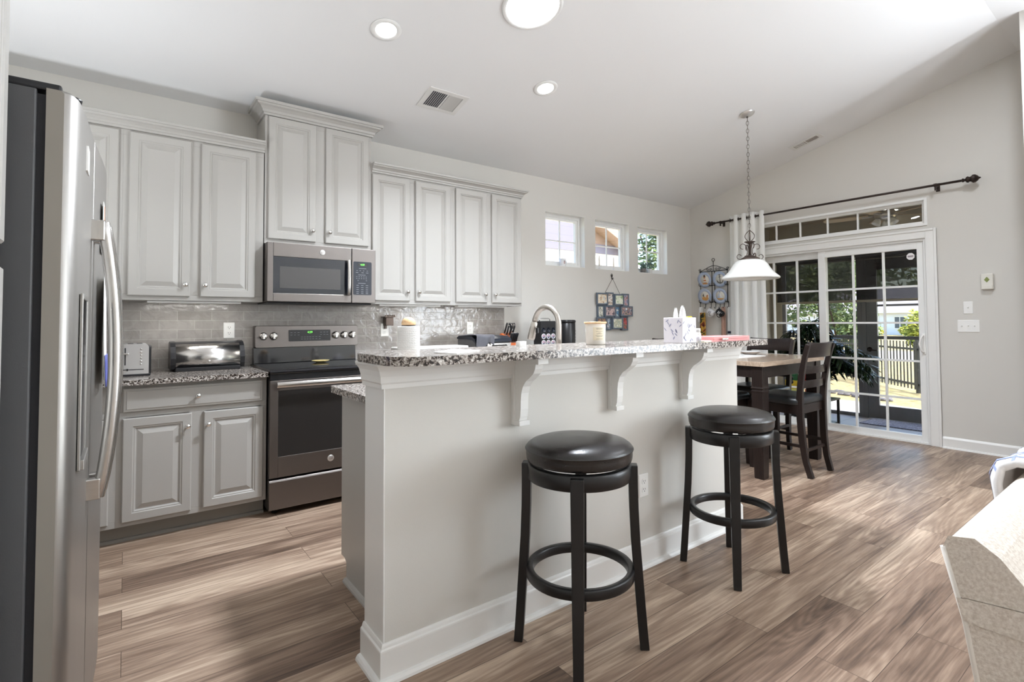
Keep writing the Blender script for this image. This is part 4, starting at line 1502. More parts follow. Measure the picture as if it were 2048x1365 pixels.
# ------------------------------------------------------------------ wall plates
def outlet(label, x, y, z, kind='outlet', gangs=1, wall='back'):
    """duplex outlet or toggle plate, facing -Y (back) or -X (right)"""
    t = thing('wall_outlet' if kind == 'outlet' else 'light_switch', label, 'outlet' if kind == 'outlet' else 'light switch', (x, y, z), 0, 'white wall outlets' if kind == 'outlet' else 'white switch plates')
    if wall == 'back':
        M = T(x, y, z)
    else:
        M = T(x, y, z) @ Matrix(((0, 1, 0, 0), (-1, 0, 0, 0), (0, 0, 1, 0), (0, 0, 0, 1)))
    w = 0.070 + 0.046 * (gangs - 1)
    m = MB()
    rg = []
    for ins, d in ((0, 0), (0, -0.003), (0.004, -0.006)):
        rg.append([(xx, d, zz) for xx, zz in rounded_rect(-w / 2 + ins, w / 2 - ins, -0.057 + ins, 0.057 - ins, 0.004, 3)])
    m.loops(rg, True, True, True, smooth=False, M=M)
    obj('plate', m, 'white_plastic', t)
    if kind == 'outlet':
        for zz in (0.020, -0.020):
            m = MB().prism(rounded_rect(-0.0165, 0.0165, zz - 0.0135, zz + 0.0135, 0.008, 4), 'y', -0.0085, -0.0055, M=M)
            so = obj('socket', m, 'white_plastic', t)
            m = MB()
            m.box(-0.0075, -0.0052, -0.0089, -0.0080, zz - 0.001, zz + 0.008, M).box(0.0052, 0.0075, -0.0089, -0.0080, zz - 0.001, zz + 0.007, M)
            m.lathe([(0.0026, 0), (0.0026, 0.0008)], 10, M @ T(0, -0.0081, zz - 0.007) @ Matrix.Rotation(PI / 2, 4, 'X'))
            obj('slots', m, 'outlet_slot', so)
    else:
        for k in range(gangs):
            xx = (k - (gangs - 1) / 2) * 0.046
            m = MB().box(xx - 0.005, xx + 0.005, -0.0075, -0.0055, -0.012, 0.012, M)
            m.prism([(-0.006, -0.004), (-0.018, 0.004), (-0.016, 0.010), (-0.006, 0.006)], 'x', xx - 0.004, xx + 0.004, M=M)
            obj('toggle', m, 'white_plastic', t, bevel=0.0008)
    return t


outlet('white wall outlet in the tile above the bread box', 0.584, -0.008, 1.174)
outlet('white wall outlet in the tile with a dark scented warmer plugged in', 1.746, -0.008, 1.162)
outlet('white wall outlet in the tile above the covered grill', 2.595, -0.008, 1.166)
outlet('white wall outlet low on the half wall between the stools', 2.054, BY0, 0.398)
outlet('single white switch plate above the triple plate by the sliding door', XW, -2.998, 1.326, 'switch', 1, 'right')
outlet('wide white triple switch plate beside the sliding door', XW, -2.996, 1.156, 'switch', 3, 'right')
t = thing('plug_in_warmer', 'small dark metal plug-in scent warmer at the tile outlet', 'night light', (1.760, -0.05, 1.24))
m = MB()
m.box(1.728, 1.796, -0.085, -0.020, 1.198, 1.268)
obj('body', m, 'iron_brown', t, bevel=0.004)
m = MB().prism([(1.715, -0.098), (1.809, -0.098), (1.809, -0.010), (1.715, -0.010)], 'z', 1.268, 1.275)
for k in range(6):
    m.lathe([(0.006, 0), (0.006, 0.012), (0.0, 0.015)], 8, T(1.724 + 0.0152 * k, -0.092, 1.275))
obj('rim', m, 'iron_brown', t, bevel=0.001)
obj('plug', MB().box(1.736, 1.758, -0.030, -0.0175, 1.170, 1.199), 'iron_brown', t, bevel=0.002)

# thermostat-like sensor on the right wall
t = thing('thermostat', 'small cream thermostat box with a leaf emblem, high on the wall', 'thermostat', (XW, -3.14, 1.55))
m = MB().box(XW - 0.034, XW, -3.186, -3.100, 1.487, 1.630)
obj('body', m, 'thermostat_body', t, bevel=0.006)
m = MB().box(XW - 0.042, XW - 0.034, -3.180, -3.106, 1.490, 1.522)
obj('base_bar', m, 'thermostat_body', t, bevel=0.003)
m = MB().prism([(-3.143, 1.550), (-3.163, 1.575), (-3.152, 1.590), (-3.143, 1.602), (-3.134, 1.590), (-3.123, 1.575)], 'x', XW - 0.0352, XW - 0.034)
obj('emblem', m, 'green_leaf_print', t)

# ------------------------------------------------------------------ things on the back counter
CT = 0.914
t = thing('toaster', 'brushed steel toaster with black ends beside the refrigerator', 'toaster', (0.045, -0.27, CT))
tx0, tx1, ty0, ty1 = -0.035, 0.122, -0.405, -0.125
m = MB()
prof = rounded_rect(tx0 + 0.012, tx1 - 0.012, CT + 0.012, CT + 0.190, 0.022, 5, (0, 0, 1, 1))
m.prism(prof, 'y', ty0 + 0.004, ty1 - 0.004)
obj('body', m, 'toaster_steel', t, bevel=0.003)
m = MB()
for a, b in ((tx0, tx0 + 0.0118), (tx1 - 0.0118, tx1)):
    m.prism(rounded_rect(ty0 + 0.012, ty1 - 0.006, CT + 0.008, CT + 0.178, 0.02, 4, (0, 0, 1, 1)), 'x', a, b)
obj('side_panel', m, 'black_plastic', t, bevel=0.003)
obj('base', MB().box(tx0 + 0.003, tx1 - 0.003, ty0, ty1, CT, CT + 0.0118), 'black_plastic', t, bevel=0.002)
m = MB().box(-0.006, 0.000, ty0 + 0.0030, ty0 + 0.0045, CT + 0.066, CT + 0.168)
sl = obj('lever_slot', m, 'black_plastic', t)
m = MB().box(-0.024, 0.014, ty0 - 0.018, ty0 + 0.003, CT + 0.128, CT + 0.140)
obj('lever', m, 'bright_steel', t, bevel=0.003)
m = MB()
for k in range(6):
    m.lathe([(0.0055, 0), (0.0055, 0.003), (0.004, 0.004), (0, 0.004)], 12, T(0.072, ty0 + 0.0040, CT + 0.160 - 0.018 * k) @ Matrix.Rotation(PI / 2, 4, 'X'))
obj('buttons', m, 'knob_nickel', t)
m = MB().box(-0.012, 0.086, ty0 + 0.0032, ty0 + 0.0042, CT + 0.036, CT + 0.041)
m.box(0.004, 0.012, ty0 - 0.004, ty0 + 0.004, CT + 0.032, CT + 0.045)
obj('browning_slider', m, 'black_plastic', t)
m = MB()
for x in (0.022, 0.066):
    m.box(x - 0.014, x + 0.014, ty0 + 0.05, ty1 - 0.05, CT + 0.1895, CT + 0.1908)
obj('bread_slots', m, 'black_plastic', t)

t = thing('bread_box', 'roll-top steel bread box with black end caps by the range', 'bread box', (0.435, -0.16, CT))
bx0, bx1 = 0.232, 0.640
yc_, zc_ = -0.155, CT + 0.105


def bb_prof(s):
    pts = [(-0.045 - s, CT + 0.004)]
    base = [(-0.245, CT + 0.012), (-0.262, CT + 0.045), (-0.268, CT + 0.085), (-0.258, CT + 0.125), (-0.232, CT + 0.160), (-0.190, CT + 0.184), (-0.140, CT + 0.194), (-0.085, CT + 0.190), (-0.045, CT + 0.178)]
    return base


def scaled(pts, k, c):
    return [(c[0] + (a - c[0]) * k, c[1] + (b - c[1]) * k) for a, b in pts]


full = bb_prof(0) + [(-0.040, CT + 0.012)]
m = MB()
for a, b, sg in ((bx0 - 0.006, bx0 + 0.022, -1), (bx1 - 0.022, bx1 + 0.006, 1)):
    m.prism(full, 'x', a, b)
obj('end_cap', m, 'black_plastic', t, bevel=0.008, seg=3)
inner = scaled(full, 0.965, (-0.15, CT + 0.1))
obj('body', MB().prism(inner, 'x', bx0 + 0.02, bx1 - 0.02), 'black_plastic', t)
lidp = scaled([(-0.258, CT + 0.030), (-0.266, CT + 0.060), (-0.268, CT + 0.085), (-0.258, CT + 0.125), (-0.232, CT + 0.160), (-0.205, CT + 0.177)], 0.985, (-0.15, CT + 0.1))
m = MB()
rings = [[(x, y, z) for y, z in lidp] for x in (bx0 + 0.0222, bx1 - 0.0222)]
m.loops(rings, False, smooth=True)
ld = obj('lid', m, 'bright_steel', t, solid=0.003)
obj('knob', MB().lathe([(0.004, 0), (0.004, 0.008), (0.008, 0.012), (0.007, 0.017), (0, 0.018)], 14, T(0.437, -0.263, CT + 0.062) @ Matrix.Rotation(PI / 2, 4, 'X')), 'knob_nickel', ld)
m = MB().box(bx0 + 0.02, bx1 - 0.02, -0.262, -0.04, CT, CT + 0.026)
obj('base', m, 'black_plastic', t, bevel=0.004)

t = thing('griddle', 'long low white countertop griddle beyond the paper towels', 'griddle', (2.0, -0.32, CT))
obj('body', MB().box(1.72, 2.335, -0.42, -0.20, CT + 0.016, CT + 0.108), 'vent_white', t, bevel=0.01, seg=3)
m = MB()
for x in (1.75, 2.30):
    for y in (-0.40, -0.23):
        m.lathe([(0.014, 0.0), (0.014, 0.0158)], 12, T(x, y, CT))
obj('feet', m, 'black_plastic', t)
obj('end_handle', MB().box(1.700, 1.7198, -0.35, -0.27, CT + 0.060, CT + 0.085), 'black_plastic', t, bevel=0.004)

t = thing('indoor_grill', 'dark low grill with steel front, draped with a grey towel', 'appliance', (2.62, -0.28, CT))
obj('body', MB().prism([(-0.42, CT + 0.012), (-0.435, CT + 0.04), (-0.42, CT + 0.125), (-0.38, CT + 0.150), (-0.14, CT + 0.160), (-0.12, CT + 0.15), (-0.12, CT + 0.012)], 'x', 2.400, 2.765), 'grey_plastic', t, bevel=0.006)
m = MB().prism([(-0.44, CT + 0.132), (-0.425, CT + 0.160), (-0.38, CT + 0.182), (-0.16, CT + 0.188), (-0.12, CT + 0.170), (-0.12, CT + 0.156), (-0.38, CT + 0.152), (-0.424, CT + 0.128)], 'x', 2.390, 2.777)
obj('lid', m, 'navy_plastic', t, bevel=0.005)
obj('steel_front', MB().box(2.510, 2.765, -0.446, -0.430, CT + 0.012, CT + 0.120), 'bright_steel', t, bevel=0.003)
obj('control_panel', MB().prism(rounded_rect(2.557, 2.720, CT + 0.030, CT + 0.105, 0.008, 3), 'y', -0.449, -0.4455), 'black_glass', t)
m = MB()
for x in (2.425, 2.745):
    for y in (-0.40, -0.15):
        m.lathe([(0.012, 0.0), (0.012, 0.0118)], 10, T(x, y, CT))
obj('feet', m, 'black_plastic', t)
m = MB().grid(lambda u, v: (2.370 + 0.19 * u + 0.012 * math.sin(v * 5), -0.462 + 0.012 * math.sin(u * 9) - 0.02 * (1 - v) + 0.34 * max(0, v - 0.22), CT + 0.192 - (0.075 + 0.035 * math.sin(u * 6.5)) * max(0, (0.22 - v) / 0.22) + 0.006 * math.sin(u * 7 + v * 4) - 0.018 * (1 if v < 0.3 else 0) * (0.3 - min(v, 0.3)) / 0.3), 16, 18)
tag(obj('dish_towel', m, 'grey_cloth', solid=0.004, sub=1), 'crumpled grey dish towel draped over the dark grill', 'towel')

# knife block
t = thing('knife_block', 'orange wooden knife block full of black-handled knives', 'knife block', (2.90, -0.25, CT))
m = MB().prism([(-0.31, CT), (-0.305, CT + 0.106), (-0.262, CT + 0.116), (-0.255, CT + 0.166), (-0.165, CT + 0.200), (-0.135, CT + 0.165), (-0.14, CT)], 'x', 2.842, 2.952)
obj('block', m, 'orange_wood', t, bevel=0.003)
random.seed(11)


def handle_knife(x, y, z, ln, r=0.0095, label=None):
    d = Vector((0.10, -0.30, 0.95)).normalized()
    p0 = Vector((x, y, z))
    k = thing('knife', 'black-handled kitchen knife standing in the orange knife block', 'knife', tuple(p0), 0, 'knives in the block')
    m_ = MB().tube([p0, p0 + d * 0.012], [(0.006, 0.010)] * 2, 8, up=(1, 0, 0))
    obj('bolster', m_, 'bright_steel', k)
    m_ = MB().tube([p0 + d * 0.012, p0 + d * (ln * 0.5), p0 + d * (ln * 0.9), p0 + d * ln], [(0.0085, 0.011), (0.0075, r), (0.0085, 0.012), (0.006, 0.008)], 10, up=(1, 0, 0))
    h = obj('handle', m_, 'black_plastic', k)
    m_ = MB()
    m_.tube([p0 + d * ln, p0 + d * (ln + 0.003)], [(0.006, 0.008)] * 2, 8, up=(1, 0, 0))
    obj('end_cap', m_, 'bright_steel', h)
    return k


for k in range(5):
    handle_knife(2.858 + 0.0185 * k, -0.285, CT + 0.1105, 0.100)
for k in range(3):
    handle_knife(2.862 + 0.034 * k, -0.232, CT + 0.1750, 0.106)
for k in range(2):
    handle_knife(2.862 + 0.03 * k, -0.198, CT + 0.1880, 0.120)
t4 = thing('kitchen_shears', 'black-handled kitchen shears standing at the top of the knife block', 'scissors', (2.942, -0.196, CT + 0.1885))
for i, sx_ in enumerate((2.932, 2.957)):
    pts = [(sx_ + 0.014 * math.cos(a), -0.222 - 0.006 * math.sin(a), CT + 0.268 + 0.028 * math.sin(a)) for a in [2 * PI * q / 16 for q in range(16)]]
    obj('finger_loop', MB().tube(pts, 0.0045, 8, True), 'black_plastic', t4)
obj('blade', MB().tube([(2.942, -0.196, CT + 0.1885), (2.944, -0.218, CT + 0.244)], [(0.003, 0.010)] * 2, 8, up=(1, 0, 0)), 'bright_steel', t4)

# coffee pod stand and coffee maker stand further along, at the end of the counter run
PX = 3.30
t = thing('coffee_cart', 'small dark coffee cart behind the raised bar', 'cabinet', (3.47, -0.25, 0))
obj('top', MB().box(3.10, 3.86, -0.47, -0.03, 0.884, 0.914), 'espresso_wood', t, bevel=0.003)
m = MB()
for x in (3.12, 3.80):
    for y in (-0.45, -0.09):
        m.box(x, x + 0.04, y, y + 0.04, 0, 0.8838)
        obj('leg', MB().box(x, x + 0.04, y, y + 0.04, 0, 0.8838), 'espresso_wood', t, bevel=0.003)
obj('shelf', MB().box(3.1602, 3.7998, -0.45, -0.05, 0.30, 0.32), 'espresso_wood', t)
t = thing('pod_rack', 'black upright rack of round coffee pods behind the faucet', 'coffee pod rack', (PX, -0.27, CT))
px0, px1, pz1 = 3.205, 3.400, CT + 0.315
obj('body', MB().prism(rounded_rect(px0, px1, CT, pz1, 0.012, 4, (0, 0, 1, 1)), 'y', -0.33, -0.22), 'black_plastic', t, bevel=0.003)
pts = [(3.235, -0.275, pz1 - 0.002), (3.235, -0.275, pz1 + 0.018), (3.25, -0.275, pz1 + 0.026), (3.355, -0.275, pz1 + 0.026), (3.370, -0.275, pz1 + 0.018), (3.370, -0.275, pz1 - 0.002)]
obj('handle', MB().tube(pts, 0.004, 8), 'knob_nickel', t)
n_ = 0
for r_ in range(4):
    for c_ in range(3):
        x, z = px0 + 0.037 + 0.061 * c_, CT + 0.040 + 0.062 * r_
        if z > CT + 0.18:
            m = MB().lathe([(0.026, 0.0), (0.026, 0.003), (0.022, 0.003), (0.022, 0.0008), (0.0, 0.0008)], 20, T(x, -0.33, z) @ Matrix.Rotation(PI / 2, 4, 'X'))
            obj('empty_slot', m, 'navy_plastic', t)
            continue
        k = thing('coffee_pod', 'white foil-lidded coffee pod held in the black rack', 'coffee pod', (x, -0.331, z), 0, 'coffee pods in the rack')
        M = T(x, -0.3302, z) @ Matrix.Rotation(PI / 2, 4, 'X')
        obj('rim', MB().lathe([(0.0205, 0.0), (0.0265, 0.0), (0.0265, 0.004), (0.0205, 0.004), (0.0205, 0.0)], 24, M), 'mug_white', k)
        obj('lid', MB().lathe([(0.0204, 0.001), (0.0204, 0.003), (0.0, 0.003)], 24, M), 'photo_print_3', k)
t = thing('coffee_maker', 'black column coffee maker beside the pod rack', 'coffee maker', (3.62, -0.24, CT))
m = MB().lathe([(0.083, 0.0), (0.086, 0.01), (0.086, 0.285), (0.082, 0.290), (0.082, 0.296), (0.090, 0.300), (0.090, 0.318), (0.080, 0.326), (0.0, 0.326)], 32, T(3.625, -0.25, CT))
obj('body', m, 'black_plastic', t)
obj('lid_latch', MB().box(3.68, 3.715, -0.28, -0.24, CT + 0.286, CT + 0.322), 'navy_plastic', t, bevel=0.003)
m = MB()
for k in range(4):
    m.lathe([(0.005, 0), (0.005, 0.002), (0, 0.002)], 10, T(3.670, -0.3265, CT + 0.115 + 0.032 * k) @ Matrix.Rotation(PI / 2 , 4, 'X') )
obj('indicator_lights', m, 'panel_print', t)

# ------------------------------------------------------------------ faucet at the sink counter
t = thing('faucet', 'brushed nickel gooseneck faucet with pull-down sprayer', 'faucet', (1.738, -2.30, CT))
obj('base', MB().lathe([(0.030, 0.0), (0.030, 0.006), (0.024, 0.012), (0.022, 0.060), (0.018, 0.066)], 24, T(1.738, -2.30, CT)), 'nickel', t)
pts = [(1.738, -2.30, CT + 0.05), (1.738, -2.30, 1.205)]
for k in range(1, 15):
    a = PI * k / 14 * 0.93
    pts.append((1.738 - 0.002 * (1 - math.cos(a)), -2.30 + 0.098 * (1 - math.cos(a)), 1.205 + 0.094 * math.sin(a)))
last = Vector(pts[-1])
dr_ = (Vector(pts[-1]) - Vector(pts[-2])).normalized()
obj('spout', MB().tube(pts, 0.0145, 16), 'nickel', t)
p1 = last + dr_ * 0.004
obj('sprayer', MB().tube([last, p1, p1 + dr_ * 0.004, p1 + dr_ * 0.03, p1 + dr_ * 0.085, p1 + dr_ * 0.10], [0.0125, 0.0125, 0.0185, 0.0185, 0.0215, 0.019], 18), 'nickel', t)
obj('spray_button', MB().box(last.x - 0.006, last.x + 0.006, last.y - 0.030, last.y - 0.012, last.z - 0.065, last.z - 0.035), 'black_plastic', t, bevel=0.003)
obj('lever', MB().tube([(1.760, -2.30, CT + 0.045), (1.785, -2.30, CT + 0.05), (1.835, -2.30, CT + 0.085)], [0.012, 0.010, 0.006], 10), 'nickel', t)

# ------------------------------------------------------------------ things on the bar
def on_bar(name, label, cat, x, y, **kw):
    return thing(name, label, cat, (x, y, BAR), 0, **kw)


x, y = 1.135, -1.825
BAR_, BAR = BAR, 0.914
t = on_bar('paper_towel_holder', 'white paper towel roll on a stand with round wooden finial', 'paper towels', x, y)
obj('base', MB().lathe([(0.058, 0), (0.060, 0.003), (0.056, 0.008), (0.0, 0.009)], 32, T(x, y, BAR)), 'pale_wood', t)
obj('post', MB().lathe([(0.007, 0.008), (0.007, 0.300)], 12, T(x, y, BAR)), 'black_plastic', t)
pr = [(0.020, 0.012), (0.054, 0.0105), (0.0560, 0.014)]
for k in range(30):
    pr += [(0.0560, 0.018 + 0.0088 * k), (0.0556, 0.0222 + 0.0088 * k)]
pr += [(0.0560, 0.2865), (0.054, 0.2890), (0.020, 0.2875), (0.020, 0.012)]
obj('roll', MB().lathe(pr, 40, T(x, y, BAR), smooth=False), 'paper_white', t)
obj('finial_plate', MB().lathe([(0.0, 0.2885), (0.036, 0.290), (0.036, 0.2935), (0.0, 0.294)], 24, T(x, y, BAR)), 'black_plastic', t)
obj('finial', MB().lathe([(0.0, 0.2935), (0.026, 0.2935), (0.034, 0.296), (0.0365, 0.302), (0.034, 0.314), (0.027, 0.326), (0.015, 0.334), (0.0, 0.337)], 32, T(x, y, BAR)), 'pale_wood', t)

BAR = BAR_
t = on_bar('brochure', 'flat white brochure lying on the granite bar', 'brochure', 0.945, -2.595)
q = [(0.862, -2.628), (0.884, -2.758), (1.050, -2.640), (1.020, -2.490)]
obj('pages', MB().prism(q, 'z', BAR + 0.0002, BAR + 0.0035), 'paper_white', t)
cc = (sum(a for a, b in q) / 4, sum(b for a, b in q) / 4)
obj('printed_picture', MB().prism([(cc[0] + (a - cc[0]) * 0.45 + 0.02, cc[1] + (b - cc[1]) * 0.45 + 0.02) for a, b in q], 'z', BAR + 0.0035, BAR + 0.0038), 'photo_print_9', t)
tag(obj('earbud_case', MB().prism(rounded_rect(1.362, 1.412, -2.462, -2.434, 0.012, 5), 'z', BAR, BAR + 0.022), 'white_plastic', bevel=0.006, seg=3), 'tiny glossy white earbud case on the bar near the faucet', 'earbud case')

x, y = 1.738, -2.562
t = on_bar('candle_jar', 'cream candle jar with pale wooden lid on the bar', 'candle', x, y)
obj('jar', MB().lathe([(0.0, 0.0), (0.043, 0.0), (0.0460, 0.004), (0.0475, 0.050), (0.0490, 0.098), (0.046, 0.0985), (0.0, 0.0985)], 40, T(x, y, BAR)), 'wax_glass', t)
obj('lid', MB().lathe([(0.0, 0.0988), (0.048, 0.0988), (0.0530, 0.0992), (0.0535, 0.102), (0.0525, 0.107), (0.0, 0.108)], 40, T(x, y, BAR)), 'pale_wood', t)
# curved paper label
ang0 = math.atan2(-4.3153 - y, -0.005 - x) + 0.40


def label_pt(r, a, z):
    return (x + r * math.cos(a), y + r * math.sin(a), BAR + z)


m = MB().grid(lambda u, v: label_pt(0.0482 + 0.0014 * v, ang0 - 0.62 + 1.24 * u, 0.022 + 0.060 * v), 14, 1)
lb = obj('label', m, 'label_cream', t)
m = MB()
for z, hw in ((0.077, 0.34), (0.073, 0.30), (0.063, 0.36), (0.056, 0.12), (0.052, 0.30), (0.044, 0.40), (0.039, 0.30), (0.028, 0.34)):
    m.grid(lambda u, v: label_pt(0.0486 + 0.0014 * (z - 0.022) / 0.06, ang0 - hw + 2 * hw * u, z - 0.0006 + 0.0012 * v), 8, 1)
obj('label_print', m, 'print_dark', lb)

# tissue box
bx, by = 2.171, -2.719
t = thing('tissue_box', 'white tissue box printed with blue-grey leaves', 'tissue box', (bx, by, BAR), 0.0)
hw = 0.056
obj('carton', MB().box(-hw, hw, -hw, hw, 0.0005, 0.125), 'box_white', t, world=False, bevel=0.002)
random.seed(5)
m = MB()
for side in range(2):
    for k in range(13):
        u_, w_ = random.uniform(-0.048, 0.048), random.uniform(0.010, 0.112)
        a_ = random.choice((1, -1)) * random.uniform(0.3, 1.0)
        L_, W_ = random.uniform(0.007, 0.013), random.uniform(0.0018, 0.0036)
        pts = []
        for q_ in range(8):
            th = 2 * PI * q_ / 8
            px, pz = L_ * math.cos(th), W_ * math.sin(th)
            uu = u_ + px * math.sin(a_) + pz * math.cos(a_)
            zz = w_ + px * math.cos(a_) - pz * math.sin(a_)
            uu = max(-0.054, min(0.054, uu)); zz = max(0.003, min(0.122, zz))
            pts.append((uu, -hw - 0.0003, zz) if side == 0 else (-hw - 0.0003, uu, zz))
        m.add(pts, [tuple(range(8))], False)
obj('leaf_print', m, 'box_leaf', t, world=False)
m = MB()
for ox, oy, hh_, ww_ in ((-0.014, 0.012, 0.046, 0.013), (0.012, -0.010, 0.056, 0.018)):
    m.grid(lambda u, v: (ox + ww_ * math.cos(2 * PI * u) * (1 - 0.62 * v ** 2) * (1 + 0.22 * math.sin(6 * PI * u)), oy + ww_ * 0.8 * math.sin(2 * PI * u) * (1 - 0.5 * v ** 2), 0.124 + hh_ * v * (1 + 0.10 * math.sin(4 * PI * u + ox * 90))), 28, 6, closed_u=True)
obj('tissue', m, 'tissue', t, world=False)


def bottle(label, x, y, h, r, capmat, bodymat, name='pill_bottle', z=BAR):
    t = thing(name, label, 'bottle', (x, y, z), 0, 'small bottles behind the tissue box')
    obj('body', MB().lathe([(0.0, 0.0), (r, 0.0), (r, h * 0.62), (r * 0.72, h * 0.72), (r * 0.72, h * 0.78)], 24, T(x, y, z)), bodymat, t)
    obj('cap', MB().lathe([(r * 0.84, h * 0.765), (r * 0.84, h * 0.97), (r * 0.76, h), (0.0, h)], 24, T(x, y, z)), capmat, t)
    lbm = MB().lathe([(r + 0.0004, h * 0.12), (r + 0.0004, h * 0.52)], 24, T(x, y, z))
    obj('label', lbm, 'box_white', t)
    return t


bottle('small white pill bottle beside the tissue box', 2.287, -2.742, 0.070, 0.0165, 'white_plastic', 'white_plastic')
bottle('taller clear bottle with bright yellow cap behind the tissue box', 2.335, -2.655, 0.132, 0.022, 'yellow_cap', 'box_white')
tag(obj('note_pad', MB().box(2.310, 2.372, -2.765, -2.712, BAR, BAR + 0.006), 'label_cream', bevel=0.001), 'thin cream note pad lying between bottle and pink board', 'note pad')
t = on_bar('clipboard', 'flat pink folding board lying at the dining end of the bar', 'clipboard', 2.57, -2.67)
q = [(2.405, -2.755), (2.735, -2.768), (2.790, -2.650), (2.480, -2.560)]
obj('lower_half', MB().prism(q, 'z', BAR + 0.0005, BAR + 0.011), 'pink_board', t, bevel=0.003)
obj('upper_half', MB().prism(q, 'z', BAR + 0.0125, BAR + 0.024), 'pink_board', t, bevel=0.004)
obj('clasp', MB().box(2.465, 2.520, -2.772, -2.7635, BAR + 0.006, BAR + 0.018), 'knob_nickel', t, bevel=0.002)

# ------------------------------------------------------------------ photo collage and hook
t = thing('wall_hook', 'small dark metal hook holding the photo collage cord', 'hook', (4.565, -0.002, 1.745))
obj('plate', MB().tube([(4.565, -0.003, 1.775), (4.565, -0.004, 1.735), (4.565, -0.012, 1.722), (4.565, -0.022, 1.728), (4.565, -0.024, 1.742)], 0.005, 8), 'iron_black', t)
obj('scroll', MB().tube([(4.565 + 0.012 * math.cos(a), -0.005, 1.770 + 0.018 * math.sin(a)) for a in [2 * PI * k / 12 for k in range(12)]], 0.0035, 6, True), 'iron_black', t)
t = thing('photo_collage', 'blue-grey collage of twelve photo frames hanging by a cord', 'photo frame', (4.565, -0.03, 1.33))
obj('cord', MB().tube([(4.425, -0.018, 1.548), (4.560, -0.016, 1.7265), (4.570, -0.016, 1.7265), (4.690, -0.018, 1.545)], 0.0022, 6), 'iron_brown', t)
frames = [(4.275, 4.460, 1.415, 1.555, 0.040), (4.455, 4.575, 1.395, 1.565, 0.022), (4.570, 4.735, 1.412, 1.548, 0.042), (4.725, 4.845, 1.398, 1.556, 0.022),
          (4.300, 4.410, 1.262, 1.412, 0.024), (4.405, 4.590, 1.275, 1.408, 0.044), (4.590, 4.680, 1.265, 1.405, 0.020), (4.676, 4.890, 1.280, 1.404, 0.042),
          (4.268, 4.440, 1.135, 1.270, 0.040), (4.428, 4.530, 1.118, 1.272, 0.022), (4.530, 4.716, 1.128, 1.268, 0.042), (4.700, 4.820, 1.112, 1.280, 0.024)]
for i, (a, b, c, d, dep) in enumerate(frames):
    y1 = -0.004 if dep < 0.03 else -0.0245
    y0 = -dep - 0.004
    wf = 0.017
    m = MB().frame(a, b, c, d, wf, y0, y1)
    fr_ = obj('frame', m, 'frame_bluegrey', t, bevel=0.003)
    obj('photo', MB().box(a + wf, b - wf, y0 + 0.008, y0 + 0.011, c + wf, d - wf), 'photo_print_%d' % i, fr_)

# ------------------------------------------------------------------ sill ornaments
SZ = WIN_Z0 + 0.004
t = thing('mug', 'white mug with a small print standing on the first window sill', 'mug', (3.82, 0.035, SZ))
mx, my = 3.822, 0.034
obj('cup', MB().lathe([(0.0, 0.0), (0.032, 0.0), (0.0355, 0.004), (0.037, 0.085), (0.0345, 0.0855), (0.033, 0.008), (0.0, 0.006)], 28, T(mx, my, SZ)), 'mug_white', t)
obj('handle', MB().tube([(mx + 0.034 + 0.022 * math.sin(a), my, SZ + 0.046 - 0.026 * math.cos(a)) for a in [PI * k / 8 for k in range(9)]], 0.0045, 8), 'mug_white', t)
obj('print', MB().grid(lambda u, v: (mx + 0.0368 * math.cos(-2.0 + 0.5 * u), my + 0.0368 * math.sin(-2.0 + 0.5 * u), SZ + 0.026 + 0.034 * v), 6, 1), 'photo_print_5', t)
for k, (xx, lb_) in enumerate(((4.395, 'slender white taper ornament on the middle sill, nearest the mug window'), (4.640, 'slender white taper ornament on the middle sill, nearest the plant window'))):
    t = thing('taper_ornament', lb_, 'ornament', (xx, 0.03, SZ), 0, 'taper ornaments on the middle sill')
    obj('holder', MB().lathe([(0.0, 0.0), (0.018, 0.0), (0.019, 0.004), (0.008, 0.012), (0.007, 0.030), (0.010, 0.036)], 20, T(xx, 0.034, SZ)), 'mug_white', t)
    obj('taper', MB().lathe([(0.0085, 0.034), (0.0085, 0.130), (0.006, 0.150), (0.0, 0.172)], 16, T(xx, 0.034, SZ)), 'wax_glass', t)


def sill_plant(x, label, potmat, h):
    t = thing('potted_plant', label, 'plant', (x, 0.035, SZ), 0, 'potted plants on the end sill')
    obj('pot', MB().lathe([(0.0, 0.0), (0.028, 0.0), (0.034, 0.05), (0.036, 0.056), (0.032, 0.056), (0.030, 0.048), (0.0, 0.046)], 24, T(x, 0.036, SZ)), potmat, t)
    m = MB()
    random.seed(int(x * 100))
    for k in range(46):
        a, e = random.uniform(0, 2 * PI), random.uniform(0.2, 1.4)
        L_ = random.uniform(0.5, 1.0) * h
        d = Vector((math.cos(a) * math.cos(e) * 0.8, math.sin(a) * math.cos(e) * 0.35, math.sin(e)))
        p = Vector((x, 0.036, SZ + 0.046)) + d * L_
        m.ball(tuple(p), (0.011, 0.007, 0.013), 8)
        if k % 4 == 0:
            m.tube([(x, 0.036, SZ + 0.040), tuple(p)], 0.0014, 4)
    obj('foliage', m, 'succulent', t)


sill_plant(5.31, 'grey-green succulent in a white pot on the end sill', 'pot_white', 0.135)
sill_plant(5.19, 'smaller grey-green succulent at the window edge of the end sill', 'pot_grey', 0.085)

